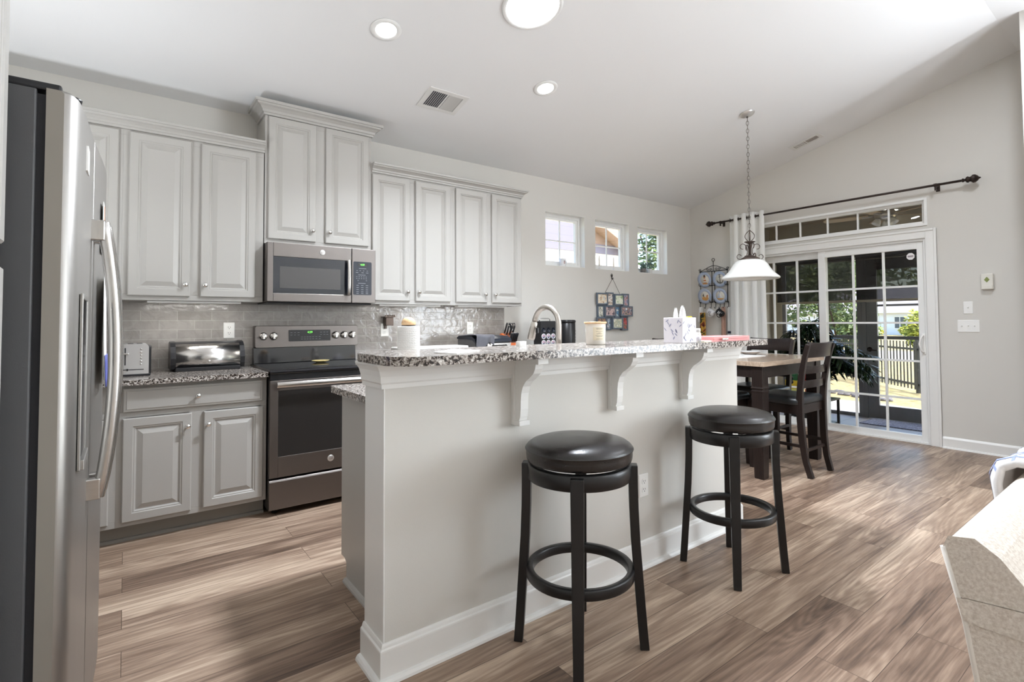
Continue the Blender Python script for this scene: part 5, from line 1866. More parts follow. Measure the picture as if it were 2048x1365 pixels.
# ------------------------------------------------------------------ plate rack with plates, mugs and cloths
RXW = XW - 0.004
t = thing('plate_rack', 'black wrought iron plate rack with hooks on the wall', 'rack', (XW, -0.36, 1.6))
m = MB()
ra = 0.0042
yl, yr_, z0_, z1_ = -0.158, -0.560, 1.465, 1.880
ymid = (-0.335, -0.375)
xr_ = XW - 0.010
for yy in (yl, yr_, ymid[0], ymid[1]):
    m.tube([(xr_, yy, z0_ - 0.01), (xr_, yy, z1_)], ra, 6)
for zz in (z1_, 1.690, 1.470):
    m.tube([(xr_, yl + 0.012, zz), (xr_, yr_ - 0.012, zz)], ra, 6)
obj('bars', m, 'iron_black', t)
m = MB()
ym = -0.358
pts = [(xr_, yl + 0.01, z1_), (xr_, yl - 0.06, z1_ + 0.030), (xr_, yl - 0.13, z1_ + 0.058), (xr_, ym + 0.03, z1_ + 0.070), (xr_, ym, z1_ + 0.074), (xr_, ym - 0.03, z1_ + 0.070), (xr_, yr_ + 0.13, z1_ + 0.058), (xr_, yr_ + 0.06, z1_ + 0.030), (xr_, yr_ - 0.01, z1_)]
m.tube(pts, 0.0036, 6)
m.tube([(xr_, ym, z1_), (xr_, ym, z1_ + 0.135)], 0.0036, 6)
m.tube([(xr_, ym + 0.020 * math.cos(a), z1_ + 0.150 + 0.020 * math.sin(a)) for a in [2 * PI * k / 12 for k in range(12)]], 0.0036, 6, True)
for cy_, s_ in ((-0.27, 1), (-0.445, -1), (yl + 0.004, 1), (yr_ - 0.004, -1), (-0.315, -1), (-0.40, 1)):
    r0 = 0.020
    m.tube([(xr_, cy_ + s_ * r0 * (1 - 0.055 * k) * math.cos(k * 0.55), z1_ + 0.022 + r0 * (1 - 0.055 * k) * math.sin(k * 0.55)) for k in range(14)], 0.003, 5)
obj('scrollwork', m, 'iron_black', t)
m = MB()
for yy, zz in ((-0.165, 1.690), (-0.320, 1.690), (-0.392, 1.690), (-0.552, 1.690), (-0.165, 1.470), (-0.320, 1.470), (-0.392, 1.470), (-0.552, 1.470)):
    m.tube([(xr_, yy, zz), (xr_ - 0.030, yy, zz - 0.004), (xr_ - 0.046, yy, zz + 0.004), (xr_ - 0.048, yy, zz + 0.022), (xr_ - 0.042, yy, zz + 0.030)], 0.0036, 6)
obj('plate_supports', m, 'iron_black', t)
for yy in (-0.150, -0.235, -0.320, -0.385, -0.450, -0.510, -0.572):
    m = MB().tube([(xr_, yy, 1.470), (xr_ - 0.004, yy, 1.400), (xr_ - 0.014, yy, 1.384), (xr_ - 0.030, yy, 1.388), (xr_ - 0.034, yy, 1.404)], 0.0038, 6)
    obj('hook', m, 'iron_black', t)

PLATES = [(-0.243, 1.772, 'blue-rimmed plate with a striped lighthouse, upper row near the corner', 'lighthouse'),
          (-0.470, 1.765, 'blue-rimmed plate with a black anchor, upper row near the curtain', 'anchor'),
          (-0.243, 1.552, 'blue-rimmed plate with a beach and dunes scene, lower row near the corner', 'dunes'),
          (-0.470, 1.545, 'blue-rimmed plate with a sailing boat, lower row near the curtain', 'boat')]
PR = 0.103


def plate(y, z, label, motif):
    t = thing('decorative_plate', label, 'plate', (xr_ - 0.03, y, z), 0, 'nautical plates in the iron rack')
    tiltm = Matrix.Rotation(math.radians(-10), 4, 'Y')
    M = T(xr_ - 0.024, y, z) @ tiltm @ Matrix.Rotation(-PI / 2, 4, 'Y')
    obj('rim', MB().lathe([(0.064, 0.000), (0.072, 0.002), (PR, 0.011), (PR, 0.014), (0.072, 0.0055), (0.064, 0.0045), (0.064, 0.0)], 40, M), 'plate_blue', t)
    obj('centre', MB().lathe([(0.064, 0.0005), (0.064, 0.0042), (0.0, 0.0038)], 40, M), 'plate_cream', t)
    # motif lies on the plate's centre: local x = up, local y = across
    D = 0.0046

    def flat(pts, mat, nm):
        mm = MB().prism([(a, b) for a, b in pts], 'z', D - 0.0006, D + 0.0004, M=M)
        obj(nm, mm, mat, t)
    if motif == 'lighthouse':
        for k in range(5):
            w0 = 0.026 - 0.003 * k
            flat([(-0.055 + 0.018 * k, -w0), (-0.055 + 0.018 * k, w0), (-0.037 + 0.018 * k, w0 - 0.003), (-0.037 + 0.018 * k, -w0 + 0.003)], 'bottle_brown' if k % 2 == 0 else 'plate_cream', 'lighthouse_band')
        flat([(0.035, -0.016), (0.035, 0.016), (0.055, 0.012), (0.070, 0.0), (0.055, -0.012)], 'iron_brown', 'lighthouse_lantern')
        flat([(-0.062, -0.05), (-0.062, 0.05), (-0.048, 0.045), (-0.048, -0.045)], 'honey_wood', 'lighthouse_ground')
    elif motif == 'anchor':
        m2 = MB().tube([(-0.050, 0, D), (0.045, 0, D)], 0.004, 6, M=M)
        m2.tube([(0.030, -0.020, D), (0.030, 0.020, D)], 0.0035, 6, M=M)
        m2.tube([(-0.018, -0.044, D), (-0.038, -0.034, D), (-0.050, -0.014, D), (-0.053, 0, D), (-0.050, 0.014, D), (-0.038, 0.034, D), (-0.018, 0.044, D)], 0.004, 6, M=M)
        m2.tube([(0.053 + 0.009 * math.cos(a), 0.009 * math.sin(a), D) for a in [2 * PI * k / 10 for k in range(10)]], 0.003, 5, True, M=M)
        obj('anchor_motif', m2, 'iron_black', t)
    elif motif == 'dunes':
        flat([(-0.060, -0.024), (-0.036, -0.052), (-0.010, -0.040), (-0.020, -0.010), (-0.004, 0.014), (-0.024, 0.050), (-0.050, 0.040), (-0.062, 0.0)], 'honey_wood', 'dune_motif')
        flat([(-0.016, -0.040), (0.018, -0.052), (0.012, -0.022), (-0.012, -0.018)], 'bottle_brown', 'cottage_motif')
        flat([(-0.010, 0.016), (0.036, 0.014), (0.002, 0.036)], 'iron_brown', 'boat_motif')
    else:
        flat([(-0.044, -0.036), (-0.032, -0.050), (-0.030, 0.050), (-0.046, 0.034)], 'honey_wood', 'hull_motif')
        flat([(-0.026, -0.040), (0.052, 0.004), (-0.026, 0.006)], 'towel_white', 'sail_motif')
        flat([(-0.026, 0.010), (0.046, 0.008), (-0.026, 0.044)], 'plate_blue', 'sail_motif')
        flat([(0.050, -0.010), (0.062, 0.0), (0.050, 0.010)], 'paper_blue', 'pennant_motif')


for a in PLATES:
    plate(*a)


def rack_mug(y, z, label, mat, tilt):
    t = thing('mug', label, 'mug', (xr_ - 0.06, y, z), 0, 'mugs hanging from the plate rack')
    M = T(xr_ - 0.086, y, z) @ Matrix.Rotation(tilt, 4, 'X') @ T(0, 0, -0.045)
    obj('cup', MB().lathe([(0.0, 0.0), (0.036, 0.0), (0.039, 0.004), (0.041, 0.092), (0.038, 0.092), (0.036, 0.008), (0.0, 0.006)], 28, M), mat, t)
    obj('handle', MB().tube([(0.0, 0.036 + 0.028 * math.sin(a), 0.046 - 0.030 * math.cos(a)) for a in [PI * k / 8 for k in range(9)]], 0.005, 8, M=M), mat, t)
    m2 = MB().grid(lambda u, v: (0.0412 * math.cos(PI - 0.55 + 1.1 * u), 0.0412 * math.sin(PI - 0.55 + 1.1 * u), 0.032 + 0.008 * v), 8, 1, M=M)
    m2.grid(lambda u, v: (0.0412 * math.cos(PI - 0.4 + 0.8 * u), 0.0412 * math.sin(PI - 0.4 + 0.8 * u), 0.050 + 0.010 * v), 8, 1, M=M)
    obj('print', m2, 'panel_print' if mat == 'mug_white' else 'mug_white', t)


rack_mug(-0.372, 1.330, 'white printed mug hanging from a rack hook', 'mug_white', math.radians(-58))
rack_mug(-0.505, 1.322, 'black mug with white lettering hanging from a rack hook', 'mug_black', math.radians(-52))


def hanging_cloth(name, label, cat, yc, ztop, zbot, w0, w1, mat, xoff, bands=None):
    t = thing(name, label, cat, (xr_ - xoff, yc, ztop), 0, 'cloths hanging from the plate rack')

    def f(u, v):
        w = w0 + (w1 - w0) * v
        s = math.sin(u * PI * 3.5 + v * 1.5)
        return (xr_ - xoff - 0.006 - 0.012 * s * (0.3 + 0.7 * v), yc - w / 2 + w * u + 0.0 * v, ztop + (zbot - ztop) * v)
    o = obj('cloth', MB().grid(f, 26, 14), mat, t, solid=0.003)
    if bands:
        for v0, v1, mt in bands:
            o2 = obj('band', MB().grid(lambda u, v: tuple(a + b for a, b in zip(f(u, v0 + (v1 - v0) * v), (-0.003, 0, 0))), 26, 2), mt, t, solid=0.001)
    return t


hanging_cloth('kitchen_towel', 'pale towel hanging from the hook nearest the room corner', 'towel', -0.175, 1.405, 1.20, 0.060, 0.085, 'towel_white', 0.030)
hanging_cloth('apron', 'dark multicoloured printed apron hanging near the room corner', 'apron', -0.222, 1.330, 0.86, 0.085, 0.110, 'apron_print', 0.052)
hanging_cloth('apron', 'tan apron hanging beside the black mug', 'apron', -0.505, 1.400, 0.86, 0.060, 0.085, 'apron_tan', 0.014)
hanging_cloth('kitchen_towel', 'white towel with a navy stripe hanging against the curtain', 'towel', -0.590, 1.395, 0.88, 0.045, 0.060, 'towel_white', 0.018, [(0.60, 0.66, 'navy_cloth')])

# ------------------------------------------------------------------ curtain and rod
t = thing('curtain_rod', 'long dark bronze curtain rod with ornate finials above the door', 'curtain rod', (XW, -1.7, 2.50))
ROX, ROZ = XW - 0.085, 2.500
obj('rod', MB().tube([(ROX, -0.44, ROZ), (ROX, -3.00, ROZ)], 0.0115, 12), 'bronze_dark', t)
for y, s in ((-0.44, 1), (-3.00, -1)):
    m = MB().lathe([(0.0116, 0.0), (0.018, 0.004), (0.018, 0.012), (0.012, 0.018), (0.012, 0.026), (0.026, 0.034), (0.030, 0.044), (0.022, 0.056), (0.024, 0.064), (0.038, 0.080), (0.036, 0.098), (0.022, 0.116), (0.010, 0.124), (0.006, 0.134), (0.0, 0.138)], 14, T(ROX, y, ROZ) @ Matrix.Rotation(-s * PI / 2, 4, 'X'), smooth=False)
    obj('finial', m, 'bronze_dark', t)
for y in (-0.52, -2.80):
    m = MB().tube([(XW - 0.004, y, ROZ - 0.005), (ROX, y, ROZ - 0.016)], 0.007, 8)
    m.lathe([(0.0118, -0.012), (0.016, -0.012), (0.016, 0.012), (0.0118, 0.012), (0.0118, -0.012)], 14, T(ROX, y, ROZ) @ Matrix.Rotation(PI / 2, 4, 'X'))
    m.box(XW - 0.006, XW, y - 0.016, y + 0.016, ROZ - 0.05, ROZ + 0.03).box(ROX - 0.008, ROX + 0.008, y - 0.007, y + 0.007, ROZ - 0.05, ROZ - 0.011)
    obj('bracket', m, 'bronze_dark', t, bevel=0.001)
t = thing('curtain', 'white grommet curtain gathered at the end of the rod', 'curtain', (ROX, -0.88, 0.02))
CY0, CY1 = -0.655, -1.105
NW = 4


def cur(u, v):
    amp = 0.034
    ph = u * NW * 2 * PI
    z = 2.555 - 2.535 * v
    flare = 1 + 0.12 * v
    yy = (CY0 + CY1) / 2 + ((CY0 + (CY1 - CY0) * u) - (CY0 + CY1) / 2) * flare
    return (ROX + amp * math.sin(ph) * (1 - 0.25 * v) + 0.008 * math.sin(3 * v + 9 * u), yy + 0.012 * math.sin(2 * ph) * (1 if v > 0.05 else 0.6), z)


obj('panel', MB().grid(cur, 140, 24), 'curtain_cloth', t, solid=0.0022)
for k in range(NW * 2):
    u = (k + 0.0) / (NW * 2)
    if k == 0:
        u = 0.004
    y = CY0 + (CY1 - CY0) * u
    m = MB()
    pts = [(ROX + 0.021 * math.cos(a) * 0.35, y + 0.010 * math.cos(a), ROZ + 0.021 * math.sin(a)) for a in [2 * PI * q / 14 for q in range(14)]]
    m.tube(pts, 0.0042, 6, True)
    obj('grommet', m, 'bronze_dark', t)

# ------------------------------------------------------------------ pendant lamp
PXc, PYc = 4.605, -1.733
pcz = ceil_z(PYc)
t = thing('pendant_lamp', 'white glass bell pendant lamp on a long scrolled chain', 'pendant lamp', (PXc, PYc, 1.60))
M = ceil_M(PXc, PYc)
obj('ceiling_canopy', MB().lathe([(0.068, 0.0), (0.068, 0.005), (0.060, 0.014), (0.040, 0.024), (0.016, 0.030), (0.0, 0.031)], 32, M), 'canopy_metal', t)
m = MB()
m.tube([(PXc, PYc, pcz - 0.005), (PXc, PYc, pcz - 0.045)], 0.008, 8)
z = pcz - 0.058
k = 0
ch = MB()
while z > 2.085:
    pts = []
    for q in range(14):
        a = 2 * PI * q / 14
        w, hh = 0.0115 * math.cos(a), 0.0215 * math.sin(a)
        pts.append((PXc + (w if k % 2 == 0 else 0), PYc + (w if k % 2 else 0), z + hh))
    R = Matrix.Translation((PXc, PYc, 0)) @ Matrix.Rotation(0.6, 4, 'Z') @ Matrix.Translation((-PXc, -PYc, 0))
    ch.tube(pts, 0.0026, 6, True, M=R)
    z -= 0.0375
    k += 1
ch.tube([(PXc + 0.004, PYc + 0.003, pcz - 0.03), (PXc - 0.004, PYc, 2.6), (PXc + 0.003, PYc, 2.06)], 0.0016, 5)
obj('chain', ch, 'chain_grey', t)
obj('canopy_stem', m, 'iron_brown', t)
V = Vector((rt.x, rt.y, 0)).normalized()
m = MB()
c0 = Vector((PXc, PYc, 0))
for a0 in (0.4, 0.4 + PI / 2):
    d = Vector((math.cos(a0), math.sin(a0), 0))
    m.tube([tuple(c0 + d * (0.042 * math.sin(PI * q / 12)) * 1 + Vector((0, 0, 2.070 - 0.115 * q / 12))) for q in range(13)], 0.0035, 6)
    m.tube([tuple(c0 - d * (0.042 * math.sin(PI * q / 12)) + Vector((0, 0, 2.070 - 0.115 * q / 12))) for q in range(13)], 0.0035, 6)
obj('top_loop', m, 'iron_brown', t)
m = MB().lathe([(0.0, 1.958), (0.048, 1.962), (0.050, 1.958), (0.020, 1.944), (0.010, 1.936), (0.010, 1.83)], 20, T(PXc, PYc, 0))
obj('stem', m, 'iron_brown', t)
for q in range(4):
    a0 = -math.atan2(V.y, V.x) * 0 + math.atan2(V.y, V.x) + q * PI / 2
    d = Vector((math.cos(a0), math.sin(a0), 0))
    pts = []
    # upper curl, waist, lower curl
    for s in range(9):
        a = math.radians(250 - 235 * s / 8)
        rr_ = 0.020 + 0.008 * s / 8
        pts.append((0.060 + rr_ * math.cos(a) * 1.15, 1.912 + rr_ * math.sin(a)))
    pts = [(0.075 + 0.022 * math.cos(math.radians(-110 - 0)), 1.900)]
    pts = []
    for s in range(11):
        a = math.radians(-100 + 265 * s / 10)
        rr_ = 0.021 + 0.010 * s / 10
        pts.append((0.068 + rr_ * math.cos(a), 1.912 + rr_ * math.sin(a)))
    pts += [(0.024, 1.890), (0.022, 1.862), (0.030, 1.836), (0.046, 1.812), (0.070, 1.795)]
    for s in range(9):
        a = math.radians(-90 + 250 * s / 8)
        rr_ = 0.026 - 0.008 * s / 8
        pts.append((0.100 + rr_ * math.cos(a), 1.821 + rr_ * math.sin(a)))
    m = MB().tube([tuple(c0 + d * r_ + Vector((0, 0, z_))) for r_, z_ in pts], [(0.0032, 0.0055)] * len(pts), 6)
    obj('scroll', m, 'iron_brown', t)
obj('shade_fitter', MB().lathe([(0.0, 1.836), (0.030, 1.832), (0.075, 1.808), (0.092, 1.792), (0.090, 1.786), (0.070, 1.790), (0.0, 1.810)], 32, T(PXc, PYc, 0)), 'iron_brown', t)
sh = [(0.088, 1.790), (0.105, 1.786), (0.130, 1.772), (0.152, 1.748), (0.170, 1.716), (0.190, 1.686), (0.216, 1.658), (0.244, 1.634), (0.254, 1.624), (0.255, 1.616), (0.250, 1.612)]
inner_ = [(r - 0.005, z - 0.004) for r, z in sh[::-1]]
obj('shade', MB().lathe(sh + inner_, 56, T(PXc, PYc, 0)), 'shade_glass', t)
obj('bulb', MB().ball((PXc, PYc, 1.715), (0.032, 0.032, 0.045), 16), 'shade_glass', t)

# ------------------------------------------------------------------ dining table
TX0, TX1, TYF, TYB, TZ = 3.820, 4.865, -2.262, -1.190, 0.902
t = thing('dining_table', 'counter-height dark table with pale wood top by the sliding door', 'table', ((TX0 + TX1) / 2, (TYF + TYB) / 2, 0))
obj('tabletop', MB().box(TX0, TX1, TYF, TYB, 0.866, TZ), 'table_wood', t, bevel=0.002)
ins = 0.022
m = MB()
m.box(TX0 + ins + 0.09, TX1 - ins - 0.09, TYF + ins + 0.008, TYF + ins + 0.028, 0.775, 0.8658).box(TX0 + ins + 0.09, TX1 - ins - 0.09, TYB - ins - 0.028, TYB - ins - 0.008, 0.775, 0.8658)
m.box(TX0 + ins + 0.008, TX0 + ins + 0.028, TYF + ins + 0.09, TYB - ins - 0.09, 0.775, 0.8658).box(TX1 - ins - 0.028, TX1 - ins - 0.008, TYF + ins + 0.09, TYB - ins - 0.09, 0.775, 0.8658)
obj('apron', m, 'espresso_wood', t, bevel=0.002)
for sx_ in (0, 1):
    for sy_ in (0, 1):
        cx = TX0 + ins + 0.045 if sx_ == 0 else TX1 - ins - 0.045
        cy = TYF + ins + 0.045 if sy_ == 0 else TYB - ins - 0.045
        rings = []
        for zz, hw_ in ((0.0, 0.036), (0.012, 0.038), (0.35, 0.045), (0.665, 0.046), (0.668, 0.050), (0.676, 0.050), (0.679, 0.044), (0.690, 0.044), (0.693, 0.050), (0.701, 0.050), (0.704, 0.045), (0.8658, 0.045)):
            rings.append([(cx - hw_, cy - hw_, zz), (cx + hw_, cy - hw_, zz), (cx + hw_, cy + hw_, zz), (cx - hw_, cy + hw_, zz)])
        obj('leg', MB().loops(rings, True, True, True, smooth=False), 'espresso_wood', t, bevel=0.002)

# ------------------------------------------------------------------ counter-height chairs
def make_chair(label, loc, rz, feet='espresso_wood'):
    t = thing('dining_chair', label, 'chair', loc, rz, 'dark counter chairs around the dining table')
    m = MB()
    pr = rounded_rect(-0.225, 0.225, -0.19, 0.235, 0.035, 5)
    rings = []
    for z_, s_ in ((0.556, 0.97), (0.562, 1.0), (0.590, 1.0), (0.604, 0.975), (0.613, 0.90), (0.618, 0.70), (0.619, 0.35)):
        rings.append([(x * s_, 0.022 + (y - 0.022) * s_, z_) for x, y in pr])
    m.loops(rings, True, True, True, smooth=True)
    obj('seat', m, 'seat_leather', t, world=False)
    m = MB()
    m.frame(-0.212, 0.212, 0, 1, 0.001, 0, 0.001) if False else None
    m.box(-0.205, 0.205, 0.200, 0.222, 0.485, 0.5555).box(-0.205, 0.205, -0.185, -0.165, 0.485, 0.5555)
    m.box(-0.215, -0.195, -0.165, 0.200, 0.485, 0.5555).box(0.195, 0.215, -0.165, 0.200, 0.485, 0.5555)
    obj('seat_frame', m, 'espresso_wood', t, world=False, bevel=0.002)
    path = [(0.172, -0.245, 0.0), (0.180, -0.212, 0.12), (0.188, -0.192, 0.28), (0.196, -0.184, 0.45), (0.200, -0.184, 0.58), (0.204, -0.192, 0.70), (0.208, -0.210, 0.82), (0.212, -0.236, 0.94), (0.216, -0.264, 1.035)]
    for s in (-1, 1):
        pts = [(s * x, y, z_) for x, y, z_ in path]
        rr_ = [(0.021, 0.0165)] * 2 + [(0.024, 0.018)] * 3 + [(0.021, 0.017)] * 2 + [(0.017, 0.016)] * 2
        obj('back_leg', MB().tube(pts, rr_, 4, square=True, up=(0, 1, 0)), 'espresso_wood', t, world=False, bevel=0.003)
        pts = [(s * 0.206, 0.215, 0.0), (s * 0.2065, 0.2145, 0.10), (s * 0.207, 0.214, 0.5555)]
        obj('front_leg', MB().tube(pts, [(0.0165, 0.0165), (0.0205, 0.0205), (0.0215, 0.0215)], 4, square=True, up=(0, 1, 0)), 'espresso_wood', t, world=False, bevel=0.002)
        obj('stretcher', MB().box(s * 0.195 - 0.009, s * 0.195 + 0.009, -0.190, 0.200, 0.228, 0.252), 'espresso_wood', t, world=False, bevel=0.002)
    obj('stretcher', MB().box(-0.190, 0.190, 0.203, 0.225, 0.168, 0.200), 'espresso_wood', t, world=False, bevel=0.002)
    obj('stretcher', MB().box(-0.185, 0.185, -0.207, -0.189, 0.190, 0.212), 'espresso_wood', t, world=False, bevel=0.002)
    for z_, h_, yy, w_ in ((0.688, 0.058, -0.192, 0.190), (0.800, 0.058, -0.207, 0.193), (0.900, 0.0, 0, 0)):
        if h_ == 0:
            continue

        def sl(u, v, z_=z_, h_=h_, yy=yy, w_=w_):
            return (-w_ + 2 * w_ * u, yy - 0.024 * math.sin(PI * u), z_ + h_ * v - 0.0 * math.sin(PI * u))
        obj('back_slat', MB().grid(sl, 16, 2), 'espresso_wood', t, world=False, solid=0.016, bevel=0.003)

    def top(u, v):
        return (-0.208 + 0.416 * u, -0.238 - 0.026 * math.sin(PI * u) - 0.024 * v, 0.930 + 0.112 * v + 0.010 * (2 * abs(u - 0.5)) ** 3 * v)
    obj('top_rail', MB().grid(top, 18, 3), 'espresso_wood', t, world=False, solid=0.020, bevel=0.004)

    def mid(u, v):
        return (-0.196 + 0.392 * u, -0.2165 - 0.024 * math.sin(PI * u) - 0.008 * v, 0.866 + 0.03 * v)
    return t


c1 = make_chair('dark ladder-back counter chair tucked at the near side of the table', (4.343, -2.195, 0), 0.0)
c2 = dup(c1, (4.710, -1.725, 0), PI / 2, 'dark counter chair at the door side of the table, back to the glass')
c3 = dup(c1, (3.992, -1.705, 0), -PI / 2, 'dark counter chair pushed under the table on the kitchen side')
c4 = dup(c1, (4.345, -1.215, 0), PI, 'dark counter chair on the far side of the table, beneath the wall plates')

# on the table
t = thing('place_mat', 'pale folded cloth lying on the dining table', 'place mat', (4.22, -1.72, TZ))
obj('cloth', MB().prism(rounded_rect(3.98, 4.52, -1.92, -1.54, 0.02, 3), 'z', TZ + 0.0003, TZ + 0.004), 'towel_white', t)
t = thing('candle_holder', 'honey-coloured wooden candle holder on the dining table', 'candle holder', (4.20, -1.79, TZ + 0.0045))
obj('body', MB().lathe([(0.0, 0.0), (0.036, 0.0), (0.038, 0.008), (0.026, 0.014), (0.020, 0.022), (0.020, 0.095), (0.024, 0.104), (0.026, 0.120), (0.0, 0.122)], 24, T(4.20, -1.79, TZ + 0.0045)), 'honey_wood', t)
obj('candle', MB().lathe([(0.016, 0.1222), (0.016, 0.175), (0.0, 0.178)], 16, T(4.20, -1.79, TZ + 0.0045)), 'wax_glass', t)
t = thing('serving_bowl', 'shallow white bowl on the dining table near the glass door', 'bowl', (4.62, -1.70, TZ))
obj('dish', MB().lathe([(0.0, 0.0005), (0.05, 0.0005), (0.10, 0.028), (0.105, 0.030), (0.098, 0.029), (0.048, 0.006), (0.0, 0.005)], 32, T(4.63, -1.70, TZ)), 'mug_white', t)

# ------------------------------------------------------------------ sofa
SXx = 1.225
t = thing('sofa', 'cream fabric sofa seen from behind one end', 'sofa', (2.3, -4.45, 0))
SX2 = 3.35


def sofa_block(name, prof, x0, x1, mat='sofa_cloth', bev=0.022):
    return obj(name, MB().prism(prof, 'x', x0, x1), mat, t, bevel=bev, seg=4)


back_prof = [(-4.020, 0.7045), (-4.002, 0.790), (-4.010, 0.812), (-4.050, 0.819), (-4.085, 0.795), (-4.125, 0.745), (-4.150, 0.717)]
sofa_block('back_cushion', back_prof, SXx, SX2)
sofa_block('back_roll', [(-4.030, 0.664), (-4.021, 0.7035), (-4.155, 0.716), (-4.19, 0.664)], SXx - 0.004, SX2, bev=0.014)
sofa_block('base', [(-4.118, 0.060), (-4.031, 0.662), (-4.20, 0.662), (-4.24, 0.44), (-4.90, 0.43), (-4.90, 0.060)], SXx, SX2, bev=0.012)
m = MB()
for x in (SXx + 0.05, SX2 - 0.09):
    for y in (-4.86, -4.20):
        obj('foot', MB().box(x, x + 0.05, y, y + 0.05, 0.0, 0.0598), 'espresso_wood', t, bevel=0.003)
m = MB().tube([(SXx + 0.004, -4.120, 0.07), (SXx + 0.003, -4.032, 0.664), (SXx + 0.003, -4.002, 0.790)], 0.0055, 8)
obj('piping', m, 'piping_white', t)
for k in range(2):
    x0 = SXx + 0.22 + k * 0.95
    sofa_block('seat_cushion', [(-4.262, 0.446), (-4.262, 0.520), (-4.88, 0.56), (-4.90, 0.436)], x0, x0 + 0.93)
# folded plaid quilt over the sofa back
tp = thing('folded_quilt', 'white quilt with blue plaid lines folded over the sofa back', 'quilt', (1.9, -4.05, 0.83))
ridge = [(-3.992, 0.680), (-3.978, 0.790), (-3.984, 0.828), (-4.012, 0.846), (-4.052, 0.848), (-4.100, 0.822), (-4.148, 0.765), (-4.180, 0.722)]


def ridge_pt(v):
    f = v * (len(ridge) - 1)
    k = min(int(f), len(ridge) - 2)
    a, b = ridge[k], ridge[k + 1]
    return (a[0] + (b[0] - a[0]) * (f - k), a[1] + (b[1] - a[1]) * (f - k))


def quilt(u, v, off=0.0):
    y, z = ridge_pt(v)
    puff = 0.010 * math.sin(PI * min(1, u * 6)) + 0.004 * math.sin(u * 23) * math.sin(v * 9)
    n = 0.5 - v
    return (1.79 + 0.45 * u + 0.02 * math.sin(v * 4), y + (puff + off) * (1 if n > 0 else -1) * min(1, abs(n) * 3), z + (puff + off) * (1 - abs(n)))


qo = obj('cover', MB().grid(quilt, 30, 28), 'pillow_white', tp, solid=0.018)
mm = MB()
for k in range(7):
    f = 0.05 + 0.15 * k
    mm.grid(lambda u, v: quilt(f + 0.022 * u, v, 0.0105), 2, 28)
for k in range(6):
    f = 0.04 + 0.18 * k
    mm.grid(lambda u, v: quilt(u, f + 0.030 * v, 0.0105), 30, 2)
obj('plaid_bands', mm, 'plaid_blue', qo)

# ------------------------------------------------------------------ screened porch beyond the sliding door
PF = -0.12
PXO = 8.02          # inner face of the porch's outer wall
m, nt_, p_ = new_mat('porch_tile')
tc_ = N(nt_, 'ShaderNodeTexCoord')
br_ = N(nt_, 'ShaderNodeTexBrick')
br_.offset = 0.0
br_.inputs['Color1'].default_value = rgba(srgb(150, 150, 156))
br_.inputs['Color2'].default_value = rgba(srgb(162, 161, 166))
br_.inputs['Mortar'].default_value = rgba(srgb(96, 96, 102))
br_.inputs['Scale'].default_value = 1.0
br_.inputs['Mortar Size'].default_value = 0.004
br_.inputs['Brick Width'].default_value = 0.45
br_.inputs['Row Height'].default_value = 0.45
nt_.links.new(tc_.outputs['Object'], br_.inputs['Vector'])
nt_.links.new(br_.outputs[0], p_.inputs['Base Color'])
p_.inputs['Roughness'].default_value = 0.35
struct('floor_porch', MB().box(6.29, 8.12, -3.66, 0.0, -0.30, PF), 'porch_tile')
struct('ceiling_porch', MB().box(6.29, 8.60, -3.9, 0.2, 2.65, 2.75), 'porch_ceiling')
struct('wall_porch_north', MB().box(6.29, 8.12, -0.15, 0.0, PF, 2.65), 'porch_wall')
struct('wall_porch_sun_block', MB().box(6.29, 8.12, -3.66, -3.56, PF, 2.65), 'porch_wall')  # unseen end wall added to keep the sun out of the porch
m = MB()
m.box(PXO, PXO + 0.1, -3.56, -0.15, 2.06, 2.65)
m.box(PXO, PXO + 0.1, -0.32, -0.15, PF, 2.06)
struct('wall_porch_outer', m, 'porch_beige')
m = MB()
m.box(PXO + 0.01, PXO + 0.07, -1.485, -1.373, PF, 2.06)
m.box(PXO + 0.004, PXO + 0.01, -1.432, -1.425, PF, 2.06)
m.box(PXO + 0.02, PXO + 0.06, -1.373, -0.32, PF, -0.075)
m.box(PXO + 0.02, PXO + 0.06, -1.373, -0.32, 0.955, 1.003)
m.box(PXO + 0.02, PXO + 0.06, -0.375, -0.32, -0.075, 0.955).box(PXO + 0.02, PXO + 0.06, -0.375, -0.32, 1.003, 2.06)
m.box(PXO + 0.03, PXO + 0.05, -0.868, -0.850, 1.003, 2.06)
m.box(PXO + 0.02, PXO + 0.06, -3.56, -2.46, PF, -0.075).box(PXO + 0.02, PXO + 0.06, -3.56, -2.46, 0.955, 1.003).box(PXO + 0.01, PXO + 0.07, -2.46, -2.40, PF, 2.06)
w6 = struct('window_6', m, 'porch_frame', bevel=0.002)
obj('screen', MB().box(PXO + 0.039, PXO + 0.041, -1.373, -0.375, -0.075, 0.955).box(PXO + 0.039, PXO + 0.041, -1.373, -0.375, 1.003, 2.06).box(PXO + 0.039, PXO + 0.041, -3.56, -2.46, -0.075, 0.955).box(PXO + 0.039, PXO + 0.041, -3.56, -2.46, 1.003, 2.06), 'bug_screen', w6)
m = MB()
m.box(PXO + 0.015, PXO + 0.055, -1.618, -1.488, PF + 0.005, 2.05).box(PXO + 0.015, PXO + 0.055, -2.398, -2.270, PF + 0.005, 2.05)
m.box(PXO + 0.015, PXO + 0.055, -2.270, -1.618, PF + 0.005, 0.062).box(PXO + 0.015, PXO + 0.055, -2.270, -1.618, 1.90, 2.05)
m.box(PXO + 0.022, PXO + 0.048, -2.270, -1.618, 1.400, 1.428)
m.box(PXO + 0.022, PXO + 0.048, -2.270, -1.618, 0.955, 1.000)
d2 = struct('door_2', m, 'porch_frame', bevel=0.003)
